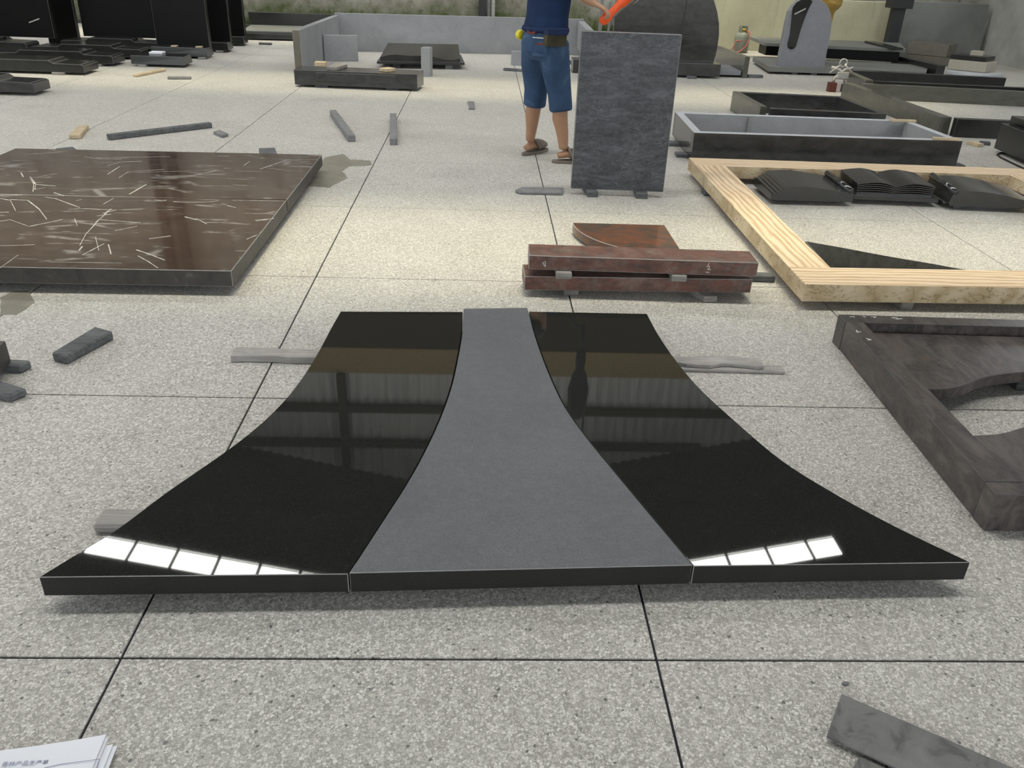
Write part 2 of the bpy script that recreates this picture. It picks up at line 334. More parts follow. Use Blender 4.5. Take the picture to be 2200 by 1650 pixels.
def bar(name, mats, a, b, wd, h, z0=0.0, parent=None, bev=0.003, arris=False):
    return emit(bar_bm(a, b, wd, h, z0, bev, arris), name, mats, parent)
def ring(bm, c, u, v, ru, rv, n=14, sq=1.0):
    out = []
    for i in range(n):
        a = 2*PI*i/n; ca, sa = math.cos(a), math.sin(a)
        if sq != 1.0: ca = math.copysign(abs(ca)**sq, ca); sa = math.copysign(abs(sa)**sq, sa)
        out.append(bm.verts.new(c+u*ca*ru+v*sa*rv))
    return out
def loft(bm, secs, n=14, sq=1.0):
    """secs: (centre, u, v, ru, rv)"""
    prev = None; first = None
    for c, u, v, ru, rv in secs:
        r = ring(bm, V(c), V(u), V(v), ru, rv, n, sq)
        if prev:
            for i in range(n): bm.faces.new((prev[i], prev[(i+1) % n], r[(i+1) % n], r[i]))
        else: first = r
        prev = r
    bm.faces.new(first[::-1]); bm.faces.new(prev)
def tube(bm, pts, rad, n=8, flat=1.0, side=None):
    pts = [V(p) for p in pts]; secs = []; last = None
    for i, p in enumerate(pts):
        d = (pts[min(i+1, len(pts)-1)]-pts[max(i-1, 0)]).normalized()
        ref = V(side) if side else (Vector((0, 0, 1)) if abs(d.z) < 0.9 else Vector((0, 1, 0)))
        u = last if last is not None and side is None else d.cross(ref).normalized()
        u = (u-d*u.dot(d)).normalized(); v = d.cross(u).normalized(); last = u
        r = rad[i] if isinstance(rad, (list, tuple)) else rad
        secs.append((p, u, v, r, r*flat))
    loft(bm, secs, n)
def remeshed(bm, name, voxel, mats, parent, smooth_it=4):
    """fuse overlapping closed shells into one continuous skin"""
    bmesh.ops.recalc_face_normals(bm, faces=bm.faces)
    me = bpy.data.meshes.new(name+'_src'); bm.to_mesh(me); bm.free()
    o = bpy.data.objects.new(name+'_src', me); COL.objects.link(o)
    md = o.modifiers.new('r', 'REMESH'); md.mode = 'VOXEL'; md.voxel_size = voxel
    if smooth_it:
        sm = o.modifiers.new('s', 'SMOOTH'); sm.iterations = smooth_it; sm.factor = 0.5
    dg = bpy.context.evaluated_depsgraph_get(); dg.update()
    me2 = bpy.data.meshes.new_from_object(o.evaluated_get(dg))
    bpy.data.objects.remove(o); bpy.data.meshes.remove(me)
    b2 = bmesh.new(); b2.from_mesh(me2); bpy.data.meshes.remove(me2)
    return emit(b2, name, mats, parent, True)
def strokes(name, lines, wd, normal, parent, mat='chalk', wr=None):
    """thin drawn marks lying on a surface with the given normal"""
    bm = bmesh.new(); nn = V(normal).normalized()
    for ln in lines:
        for a, b in zip(ln[:-1], ln[1:]):
            a, b = V(a), V(b); wd = random.uniform(*wr) if wr else wd; d = (b-a).normalized(); s = d.cross(nn).normalized()*wd/2; h = nn*0.0006
            lo = [a-s, b-s, b+s, a+s]; q = [bm.verts.new(p) for p in lo]; r = [bm.verts.new(p+h) for p in lo]
            bm.faces.new(r)
            for i in range(4): bm.faces.new((q[i], q[(i+1) % 4], r[(i+1) % 4], r[i]))
    return emit(bm, name, mat, parent)

# ------------------------------------------------------------------ the yard hall: floor
TX, TY, TW, JW = -0.814, 1.430, 1.25, 0.0065
floor = box('floor', 'joint', -11.2, 11.9, -3.2, 17.3, -0.06, -0.006, bev=0); tag(floor, 'pale terrazzo yard floor cast in square bays with dark joints', None, kind='structure')
bm = prism_bm([(-(TW-JW)/2, -(TW-JW)/2), ((TW-JW)/2, -(TW-JW)/2), ((TW-JW)/2, (TW-JW)/2), (-(TW-JW)/2, (TW-JW)/2)], 0, 0.03, 0.0015)
tile_me = bpy.data.meshes.new('tile'); bm.to_mesh(tile_me); bm.free(); tile_me.materials.append(M['terrazzo'])
for i in range(-8, 10):
    for j in range(-3, 12):
        o = bpy.data.objects.new('tile', tile_me); COL.objects.link(o); o.parent = floor
        o.location = Vector((TX+TW*(i+0.5), TY+TW*(j+0.5), -0.03))-floor.location
yard = box('ground', 'plaster_grey', -30, 30, -25, 30, -0.3, -0.061, bev=0); yard.name = 'floor_yard_apron'
tag(yard, 'grey concrete ground around the hall', None, kind='structure')

# walls
wb = box('wall_back', 'mossy', -11.2, 11.9, 17.2, 17.4, -0.06, 7.2, bev=0); tag(wb, 'stained mossy boundary wall at the far end', None, kind='structure')
wy = box('wall_yellow', 'plaster', 3.5, 9.6, 15.62, 15.8, -0.01, 0.86, bev=0.01); wy.name = 'wall_right_low'; tag(wy, 'low yellowish plastered wall at the far right', None, kind='structure')
wl = box('wall_left', 'plaster_grey', -11.2, -11.0, -14.0, 17.2, -0.06, 2.4, bev=0); tag(wl, 'grey side wall on the left', None, kind='structure')
wr = box('wall_right', 'plaster_grey', 11.7, 11.9, -14.0, 17.2, -0.06, 2.4, bev=0); tag(wr, 'grey side wall on the right', None, kind='structure')
pier = box('wall_pier', 'plaster_grey', 8.75, 9.9, 13.6, 15.6, -0.01, 1.3, bev=0.01); pier.name = 'wall_right_pier'; tag(pier, 'grey plastered pier beside the low yellow wall', None, kind='structure')

# gable sheeting above the far opening (mirrored in the polished stone)
RX, RZ, RS = -0.3, 8.25, 0.23
def roof_z(x): return RZ-RS*abs(x-RX)
gb = box('wall_gable', 'lintel', -11.0, 11.7, 13.5, 13.8, 4.45, 5.12, bev=0); gb.name = 'wall_gable'; tag(gb, 'dark beam carrying the sheeted gable over the far opening', None, kind='structure')
box('fascia', 'ochre', -11.0, 11.7, 13.47, 13.65, 5.12, 5.62, gb, bev=0)
for k in range(20):
    x0 = -11.0+k*1.135; x1 = x0+1.15
    bm = bmesh.new(); n = 24; cols = []
    for q in range(n+1):
        x = x0+(x1-x0)*q/n; y = 13.55+0.03*math.sin(2*PI*q/4)
        cols.append((bm.verts.new((x, y, 5.62)), bm.verts.new((x, y, max(5.63, roof_z(x)-0.03)))))
    for a, b in zip(cols[:-1], cols[1:]): bm.faces.new((a[0], b[0], b[1], a[1]))
    emit(bm, 'corrugated_sheet', 'sheet', gb)
for z in (6.27, 7.03): box('girt', 'lintel', -8.5+(3.6 if z > 7 else 0), 7.9-(3.6 if z > 7 else 0), 13.38, 13.51, z, z+0.13, gb, bev=0)
for x in (-7.2, -2.55, 6.9): box('gable_post', 'lintel', x, x+0.14, 13.36, 13.5, 5.62, roof_z(x)-0.1, gb, bev=0)

# roof with translucent strips across both slopes
STR = [(4.15, 4.8), (9.97, 10.5), (14.75, 15.35)]  # farthest strip is added, unseen, to light the low yellow wall
bands = []; y = -14.0
for a, b in STR: bands.append((y, a)); y = b
bands.append((y, 17.5))
ceil = None
for a, b in bands:
    bm = bmesh.new()
    for sx in (-1, 1):
        xe = -11.6 if sx < 0 else 12.2
        P = [(RX, a, RZ), (xe, a, roof_z(xe)), (xe, b, roof_z(xe)), (RX, b, RZ)]
        q = [bm.verts.new(p) for p in P]; r = [bm.verts.new((p[0], p[1], p[2]+0.06)) for p in P]
        if sx < 0: q = q[::-1]; r = r[::-1]
        bm.faces.new(q); bm.faces.new(r[::-1])
        for i in range(4): bm.faces.new((q[i], r[i], r[(i+1) % 4], q[(i+1) % 4]))
    if ceil is None:
        ceil = emit(bm, 'ceiling', 'roof'); tag(ceil, 'dark underside of the hall roof', None, kind='structure')
    else: emit(bm, 'roof_sheet', 'roof', ceil)
# right ends of the strips stop at the crane bay
bmr = bmesh.new()
for a, b in STR:
    for sx, x0, x1 in ((1, 5.72, 12.2), (-1, -9.4, -11.6)):
        P = [(x0, a, roof_z(x0)), (x1, a, roof_z(x1)), (x1, b, roof_z(x1)), (x0, b, roof_z(x0))]
        bmr.faces.new([bmr.verts.new(p) for p in P])
emit(bmr, 'strip_end_sheet', 'roof', ceil)
for k, (a, b) in enumerate(STR):
    bm = bmesh.new()
    for yy in (a, b):
        for sx, xe in ((-1, -9.4), (1, 5.72)):
            tube(bm, [(RX, yy, RZ-0.03), (xe, yy, roof_z(xe)-0.03)], 0.03, 4)
    # narrow inner rail that splits off the thin outer light
    for sx, xe in ((-1, -9.4), (1, 5.72)): tube(bm, [(RX, b-0.07, RZ-0.02), (xe, b-0.07, roof_z(xe)-0.02)], 0.012, 4)
    win = emit(bm, 'window_%d' % (k+1), 'steel_dark'); tag(win, 'translucent roof light strip across the hall roof', None, kind='structure')
    xs = [RX-0.62*i for i in range(0, 16) if RX-0.62*i > -9.45]; xs2 = [RX+0.62*i for i in range(0, 11) if RX+0.62*i < 5.95]
    for lst, sg in ((xs, -1), (xs2, 1)):
        me_p = me_b = None
        for xa, xb in zip(lst[:-1], lst[1:]):
            if xb > 5.72: xb = 5.72
            bm = bmesh.new(); P = [(xa, a, roof_z(xa)+0.02), (xb, a, roof_z(xb)+0.02), (xb, b, roof_z(xb)+0.02), (xa, b, roof_z(xa)+0.02)]
            if sg > 0: P = P[::-1]
            bm.faces.new([bm.verts.new(p) for p in P]); emit(bm, 'pane', 'pane', win)
            bm = bmesh.new(); tube(bm, [(xb, a, roof_z(xb)-0.02), (xb, b, roof_z(xb)-0.02)], 0.026, 4); emit(bm, 'mullion', 'steel_dark', win)
# crane hook hanging from the overhead crane, mirrored in the right ledger
g = thing('overhead_crane', 'dark overhead crane beam with a hanging hook block', 'crane', (1.1, 8.0, 2.0))
bm = bmesh.new(); pts = []
for i in range(15):
    a = -0.5*PI+i/14*1.55*PI; pts.append((1.07+0.075*math.cos(a+2.4), 8.0, 2.14+0.075*math.sin(a+2.4)))
tube(bm, pts, [0.012+0.012*math.sin(PI*i/14) for i in range(15)], 8); tube(bm, [(1.1, 8, 2.2), (1.1, 8, 2.5)], 0.022, 8)
emit(bm, 'hook', 'steel_dark', g, True)
bm = bmesh.new(); loft(bm, [(Vector((1.1, 8, z_)), Vector((1, 0, 0)), Vector((0, 1, 0)), a_, a_*.55) for z_, a_ in ((2.45, .02), (2.52, .05), (2.62, .055), (2.70, .045), (2.78, .08), (2.95, .115), (3.15, .105), (3.3, .08), (3.34, .04))], 14); emit(bm, 'hook_block', 'steel_dark', g, True)
bm = bmesh.new()
for dx in (-0.07, 0.07): tube(bm, [(1.11+dx, 8, 3.2), (1.11+dx*1.6, 8, 6.3)], 0.012, 6)
emit(bm, 'rope', 'steel_dark', g)
box('girder', 'steel_dark', -6.2, 5.6, 7.8, 8.2, 6.25, 6.6, g, bev=0.01)

# posts and pipe against the boundary wall, weeds at its foot
p = atY(1036, 30, 16.9); box('steel_post', 'steel_dark', p.x-0.07, p.x+0.07, 16.9, 17.05, 0, 6.5)
tag(bpy.data.objects['steel_post'], 'dark square post against the mossy wall beside the white pipe', 'post')
p = atY(1050, 30, 17.0); o = box('narrow_post', 'stone_offcut', p.x-0.03, p.x+0.025, 16.98, 17.08, 0, 5); o.name = 'slim_post'; tag(o, 'slim grey post between the dark post and the white pipe', 'post')
p = atY(1059, 30, 17.0); bm = bmesh.new(); tube(bm, [(p.x, 17.05, 0), (p.x, 17.05, 5.5)], 0.038, 12); o = emit(bm, 'drain_pipe', 'white_pipe', None, True); tag(o, 'white drain pipe running up the mossy wall', 'pipe')
PXC = atY(1048, 30, 17.0).x
for side, lab in ((-1, 'green weeds and moss along the stained wall left of the white pipe'), (1, 'green weeds along the stained wall between white pipe and round headstone')):
    bm = bmesh.new(); cls = [c_ for c_ in ((-3.6, 0.9, .30), (-2.9, 0.6, .36), (-1.9, 0.5, .2), (-0.9, 0.8, .14), (0.0, 0.3, .2), (1.3, 0.4, .26), (2.4, 0.6, .34), (-5.0, .8, .2)) if (c_[0]-PXC)*side > 0.3]
    for k in range(1900 if side < 0 else 800):
        cl = random.choice(cls)
        x = random.gauss(cl[0], cl[1]*0.5); y = 17.15-abs(random.gauss(0, 0.12)); h = cl[2]*random.uniform(0.3, 1.0); a = random.uniform(0, PI); wd = random.uniform(0.008, 0.02)
        if (x-PXC)*side < 0.3 or x < -5.9: continue
        dx, dy = math.cos(a)*wd, math.sin(a)*wd*0.5; lx, ly = random.uniform(-.08, .08), random.uniform(-.06, .0); zb = random.uniform(0, h*0.6)
        q = [bm.verts.new((x-dx, y-dy, zb)), bm.verts.new((x+dx, y+dy, zb)), bm.verts.new((x+lx, y+ly, zb+h*0.5))]; bm.faces.new(q)
    o = emit(bm, 'weeds', 'weed'); tag(o, lab, 'weeds', kind='stuff')
for k, x in enumerate((-6.62, -6.28)):
    o = box('steel_post', 'steel_dark', x, x+.16, 16.9, 17.08, 0, 6.5); tag(o, 'dark post against the far wall behind the black slabs, %s of a close pair' % ('left' if k == 0 else 'right'), 'post')

# ------------------------------------------------------------------ the three-piece curved ledger
ZB, ZT = 0.03, 0.09
def curve(pts, z, n=40):
    """smooth curve through photo points dropped to height z (Catmull-Rom)"""
    P = [at(x, y, z) for x, y in pts]; P = [P[0]*2-P[1]]+P+[P[-1]*2-P[-2]]; out = []; m = len(P)-3
    for k in range(n+1):
        u = k/n*m; i = min(int(u), m-1); u -= i; a, b, c, d = P[i:i+4]
        out.append(0.5*((2*b)+(c-a)*u+(2*a-5*b+4*c-d)*u*u+(3*b-a-3*c+d)*u**3))
    return [(p.x, p.y) for p in out]
EL = curve([(83, 1240), (165, 1190), (250, 1138), (360, 1056), (490, 966), (565, 906), (620, 850), (660, 796), (690, 745), (714, 700), (732, 669)], ZT)
IL = curve([(749, 1233), (815, 1131), (870, 1046), (910, 975), (945, 900), (970, 829), (985, 760), (992, 717), (995, 670)], ZT)
IR = curve([(1489, 1216), (1400, 1110), (1320, 1014), (1255, 934), (1210, 868), (1175, 792), (1150, 722), (1136, 669)], ZT)
ER = curve([(2085, 1208), (1930, 1134), (1800, 1064), (1680, 989), (1580, 905), (1500, 831), (1450, 771), (1415, 720), (1390, 674)], ZT)
def off(c, dx): return [(x+dx, y) for x, y in c]
def ledger(name, a, b, mt, label, z1=ZT):
    bm = prism_bm(a+b[::-1], ZB, z1, 0.0018, True)
    for f in bm.faces:
        if f.material_index == 1 and f.calc_center_median().y > max(a[0][1], b[0][1])+0.004: f.material_index = 2
        if f.material_index == 0 and abs(f.normal.z) < 0.5: f.material_index = 2
    return tag(emit(bm, name, [mt, 'arris', 'black_side']), label, 'stone slab', 'three curved ledger slabs laid side by side')
ledger('curved_ledger', EL, off(IL, -0.002), 'black', 'polished black ledger slab with concave edge, left of the grey strip')
ledger('curved_ledger', off(IR, 0.002), ER, 'black', 'polished black ledger slab with concave edge, right of the grey strip')
ctr = [(x, y) for x, y in IL]; ctrr = [(x, y) for x, y in IR]
ctr[-1] = (ctr[-1][0], ctr[-1][1]+0.03); ctrr[-1] = (ctrr[-1][0]-0.004, ctrr[-1][1]+0.035)
ledger('curved_ledger', off(ctr, 0.0015), off(ctrr, -0.0015), 'honed', 'flared matt grey middle slab between two polished black slabs', ZT+0.003)
# battens carrying it
def wavy(name, x0, x1, yc, wd, z0, h, mt, amp=0.008):
    n = 24; lo = []; hi = []
    for k in range(n+1):
        x = x0+(x1-x0)*k/n
        lo.append((x, yc-wd/2+amp*math.sin(k*0.9+x0*7)+amp*0.4*math.sin(k*2.1))); hi.append((x, yc+wd/2+amp*math.sin(k*0.7+1)))
    return emit(prism_bm(lo+hi[::-1], z0, z0+h, 0.002), name, mt)
tag(wavy('batten', -0.972, 0.14, 3.003, 0.075, 0, 0.0295, 'timber_light', 0.005), 'grey wavy batten sticking out left from under the curved black ledger', 'batten')
tag(bar('plank', 'timber_light', (0.45, 2.985), (1.235, 2.972), 0.055, 0.014), 'thin straight plank under the wavy batten right of the ledger', 'plank')
tag(wavy('batten', 0.40, 1.15, 3.005, 0.075, 0.0145, 0.015, 'timber_light', 0.010), 'grey wavy batten with curled end lying on the thin plank right of the ledger', 'batten')
tag(bar('batten', 'timber_light', (-1.062, 1.925), (0.95, 1.93), 0.085, 0.0295, bev=0.008), 'grey batten end poking out under the front left corner of the curved ledger', 'batten')

# ------------------------------------------------------------------ brown polished slabs on the left
bxr = -1.145
SLURRY = [[(165,185),(215,180)],[(170,215),(195,255),(190,300)],[(172,214),(206,258),(320,268)],[(205,262),(200,288),(260,276)],[(620,200),(690,155)],[(685,220),(740,185),(950,172)],[(225,212),(330,195)],[(740,190),(1190,178),(1210,175)],[(745,315),(845,258)],[(1500,170),(1650,118)],[(1405,150),(1440,125)],[(1735,130),(1790,125)],[(0,320),(130,318)],[(260,332),(320,340),(460,392)],[(310,305),(370,325)],[(440,352),(470,345)],[(595,372),(655,338)],[(890,348),(930,352),(960,350)],[(1000,358),(1090,362),(1200,360),(1260,352)],[(1340,350),(1640,354)],[(395,402),(480,398),(650,405)],[(550,480),(640,400)],[(500,540),(620,410)],[(580,462),(810,480)],[(0,470),(60,462),(165,500)],[(0,420),(50,418)],[(170,500),(360,462)],[(430,455),(445,495)],[(660,525),(790,500)],[(1065,445),(1135,462)],[(1130,455),(1190,485)],[(1470,465),(1580,455)],[(1475,469),(1540,462)],[(860,572),(985,555)],[(460,610),(500,535)],[(455,640),(475,615)],[(625,605),(640,660)],[(785,635),(860,660),(950,695)],[(795,670),(850,700),(910,740)],[(0,740),(105,665)],[(0,612),(200,606)],[(280,705),(700,712)],[(475,665),(600,600)],[(1420,575),(1480,550)],[(0,130),(60,128)],[(0,150),(80,150)],[(120,190),(135,215)],[(620,150),(690,130),(820,125)],[(490,100),(560,110),(700,112)],[(550,105),(980,98)],[(1260,95),(1320,96)],[(1290,165),(1330,166)],[(1310,380),(1360,392)],[(560,440),(640,430)],[(590,425),(670,405)],[(550,560),(570,640)],[(90,410),(60,350),(0,340)],[(270,460),(225,400),(160,350),(60,345)]]
for nm, (ya, yb), lab in (('brown_slab', (4.853, 6.04), 'dusty polished brown slab, the farther of the pair on the left'), ('brown_slab', (3.655, 4.848), 'dusty polished brown slab with white scratches, the nearer of the pair on the left')):
    bm = prism_bm([(-3.27, ya-0.02), (bxr, ya+0.01), (bxr, yb+0.03), (-3.255, yb-0.04)], 0.042, 0.12, 0.0025, True)
    for f in bm.faces:
        if f.material_index == 0 and abs(f.normal.z) < 0.5: f.material_index = 2
    so = tag(emit(bm, nm, ['brown', 'arris', 'brown_edge']), lab, 'stone slab', 'pair of brown slabs')
    ls = []
    for l in SLURRY:
        w3 = [at(x/2.683, 300+y/2.683, .1203) for x, y in l]; my = sum(p.y for p in w3)/len(w3)
        if ya < my < yb: ls.append(w3)
    tag(strokes('slurry_streaks', ls, .008, (0, 0, 1), so, 'slurry', (.003, .009)), 'whitish dried slurry streaks', None, kind='stuff')
a = at(138, 317, .04)
tag(bar('timber_bearer', 'timber_dark', (a.x, a.y), (a.x+.55, 5.7), 0.12, 0.041), 'dark bearer end behind the left part of the far brown slab', 'timber')
a = at(573, 318, .04)
tag(bar('timber_bearer', 'timber_dark', (a.x, a.y), (a.x+.22, 5.9), 0.12, 0.041), 'dark bearer end behind the right part of the far brown slab', 'timber')
tag(bar('timber_bearer', 'timber_dark', (-2.9, 3.9), (-1.3, 3.95), 0.1, 0.042), 'dark bearer hidden in the shade under the near brown slab', 'timber')
# wet patch beside it
def blotch(name, pts, label):
    n = len(pts); ext = [pts[-1]]+pts+[pts[0], pts[1]]; poly = []
    for i in range(n):
        p0, p1, p2, p3 = [at(x, y, 0) for x, y in ext[i:i+4]]
        for k in range(4):
            u = k/4; q = p1.lerp(p2, u)+Vector((random.uniform(-.006, .006), random.uniform(-.010, .010), 0))*(k > 0); poly.append((q.x, q.y))
    return tag(emit(prism_bm(poly, 0.0002, 0.001), name, 'wet'), label, 'stain')
blotch('wet_stain', [(676, 356), (700, 338), (738, 331), (752, 343), (796, 345), (798, 355), (750, 358), (735, 368), (748, 382), (728, 392), (708, 404), (662, 400)], 'wet brownish stain on the floor beside the far brown slab')
blotch('wet_stain', [(0, 640), (30, 626), (60, 625), (76, 650), (50, 668), (36, 678), (0, 676)], 'dull damp stain on the floor at the left edge below the brown slab')

# ------------------------------------------------------------------ veined upright slab and its blocks
A, B = (0.610, 5.623), (1.241, 5.591)
tag(emit(prism_bm(rect(A, B, 0.05), 0.04, 1.035, 0.003, True), 'upright_slab', ['bluevein', 'arris']), 'upright dark blue-grey veined slab standing before the worker', 'stone slab')
for q0, q1, lab in (((1262, 424), (1285, 424), 'small dark block under the left foot of the upright veined slab'), ((1366, 427), (1391, 428), 'small dark block under the right foot of the upright veined slab')):
    a, b = at(*q0), at(*q1); tag(emit(prism_bm(rect((a.x, a.y), (b.x, b.y), 0.26), 0, 0.039, 0.004), 'bearer_block', 'timber_dark'), lab, 'block')
# folded strip in front of the worker
P = [at(x, y, 0) for x, y in [(1106, 414), (1116, 418), (1209, 420), (1210, 409), (1120, 408)]]
tag(slab('sheet_strip', 'stone_offcut', P, 0, 0.022, bev=0.006), 'flat grey strip with a pointed end beside the upright veined slab', 'strip')

# ------------------------------------------------------------------ red granite bars and quarter disc
tag(emit(prism_bm(rect((0.214, 3.730), (1.321, 3.758), 0.17), 0.032, 0.102, 0.003, True), 'red_granite_bar', ['red_dusty', 'arris']), 'dusty red granite bar at the bottom of the stack of two', 'stone bar', 'stacked red granite bars')
bm = prism_bm(rect((0.230, 3.736), (1.318, 3.706), 0.17), 0.135, 0.205, 0.003, True)
ub = emit(bm, 'red_granite_bar', ['red_dusty', 'arris']); tag(ub, 'dusty red granite bar on top of the stack, chalk marked', 'stone bar', 'stacked red granite bars')
def on_front(px, py): # point on the front face of the upper bar
    d = cf + cr*((px-1100)/F_PX) - cu*((py-825)/F_PX); n = Vector((0.0276, 1, 0)); p0 = Vector((0.230, 3.736-0.0008, 0))
    return CP+d*((p0-CP).dot(n)/d.dot(n))
for l_ in ([(1524, 565), (1521, 570)], [(1518, 573), (1523, 571), (1525, 574), (1520, 579), (1527, 579)], [(1516, 585), (1524, 585)], [(1170, 572), (1166, 563)], [(1172, 573), (1171, 561)], [(1166, 564), (1170, 572)]): strokes('chalk_mark', [[on_front(x, y) for x, y in l_]], 0.003, (0, -1, 0), ub)
for q0, q1, z0, z1, dp, lab in (((1196, 607), (1230, 607), 0.1025, 0.1345, .2, 'pale wooden spacer between the red granite bars, left one'), ((1444, 608), (1476, 608), 0.1025, 0.1345, .2, 'pale wooden spacer between the red granite bars, right one')):
    a = at(q0[0], q0[1], z0); b = at(q1[0], q1[1], z0); a.y = b.y = 3.70
    tag(emit(prism_bm(rect((a.x, a.y), (b.x, b.y), dp), z0, z1, 0.004), 'spacer_block', 'timber'), lab, 'block')
for q0, q1, lab in (((1211, 636), (1243, 636), 'small grey block under the left end of the red granite stack'), ((1512, 651), (1541, 650), 'small grey block angled under the right end of the red granite stack')):
    a = at(*q0); b = at(*q1); dx = 0.0 if q0[0] < 1400 else -0.06
    P = rect((a.x, a.y), (b.x, b.y), 0.2); P = [P[0], P[1], (P[2][0]+dx, P[2][1]), (P[3][0]+dx, P[3][1])]
    tag(emit(prism_bm(P, 0, 0.0315, 0.005), 'bearer_block', 'timber'), lab, 'block')
tag(bar('timber_stick', 'timber_dark', (1.20, 4.035), (1.52, 4.02), 0.06, 0.035, bev=0.004), 'dark stick end between the red granite stack and the sandstone frame', 'stick')
C0 = (1.085, 4.745); P = [C0]+[(C0[0]+0.545*math.cos(PI+a*PI/2/24), C0[1]+0.545*math.sin(PI+a*PI/2/24)) for a in range(25)]
bm = prism_bm(P, 0.012, 0.065, 0.003, True); tag(emit(bm, 'quarter_disc_slab', ['red', 'arris']), 'polished red and black quarter-round slab behind the red bars', 'stone slab')

# ------------------------------------------------------------------ sandstone kerb frame
fr = thing('sandstone_frame', 'large striped beige sandstone kerb frame lying on blocks', 'kerb frame', (2.8, 4.95, 0.04))
fz0, fz1 = 0.04, 0.130
def rail(name, mt, poly, parent, z0, z1, face):
    bm = prism_bm(poly, z0, z1, 0.003)
    for f in bm.faces:
        if abs(f.normal.z) < 0.5: f.material_index = 1
    return emit(bm, name, [mt, face], parent)
rail('front_rail', 'sand_x', [(1.532, 3.640), (4.10, 3.690), (4.10, 3.925), (1.532, 3.875)], fr, fz0, fz1, 'sand_face')
rail('left_rail', 'sand_y', [(1.532, 3.8755), (1.745, 3.8795), (1.775, 6.045), (1.553, 6.04)], fr, fz0, fz1, 'sand_face')
rail('back_rail', 'sand_x', [(1.553, 6.0405), (4.10, 6.0), (4.10, 6.23), (1.557, 6.28)], fr, fz0, fz1, 'sand_face')
rail('right_rail', 'sand_y', [(3.88, 3.9265), (4.10, 3.9265), (4.10, 5.9995), (3.88, 6.002)], fr, fz0, fz1, 'sand_face')
for q0, q1, lab in (((1935, 666), (1961, 666), 'small grey block under the front rail of the sandstone frame'),):
    a = at(*q0); b = at(*q1); P = rect((a.x, a.y), (b.x, b.y), 0.2)
    P = [P[0], P[1], (P[2][0]-.03, P[2][1]), (P[3][0]-.03, P[3][1])]
    tag(emit(prism_bm(P, 0, 0.039, 0.004), 'bearer_block', 'timber'), lab, 'block')
a = at(1516, 418); tag(box('bearer_block', 'timber_dark', a.x-.02, a.x+.25, a.y-.04, a.y+.05, 0, .039), 'small dark block under the left rail of the sandstone frame', 'block')
crv = curve([(1730, 518), (1815, 533), (1900, 549), (2000, 566), (2060, 577), (2118, 585)], 0.12, 16)
P = crv+[(2.56, 3.885), (1.75, 3.885)]
tag(slab('corner_slab', ['black', 'arris'], P, 0.095, 0.12, bev=0.002, arris=True), 'polished black corner slab with curved edge inside the sandstone frame', 'stone slab')
tag(box('bearer_block', 'timber_dark', 1.85, 1.97, 3.93, 4.05, 0, .094), 'dark block hidden under the black corner slab', 'block')

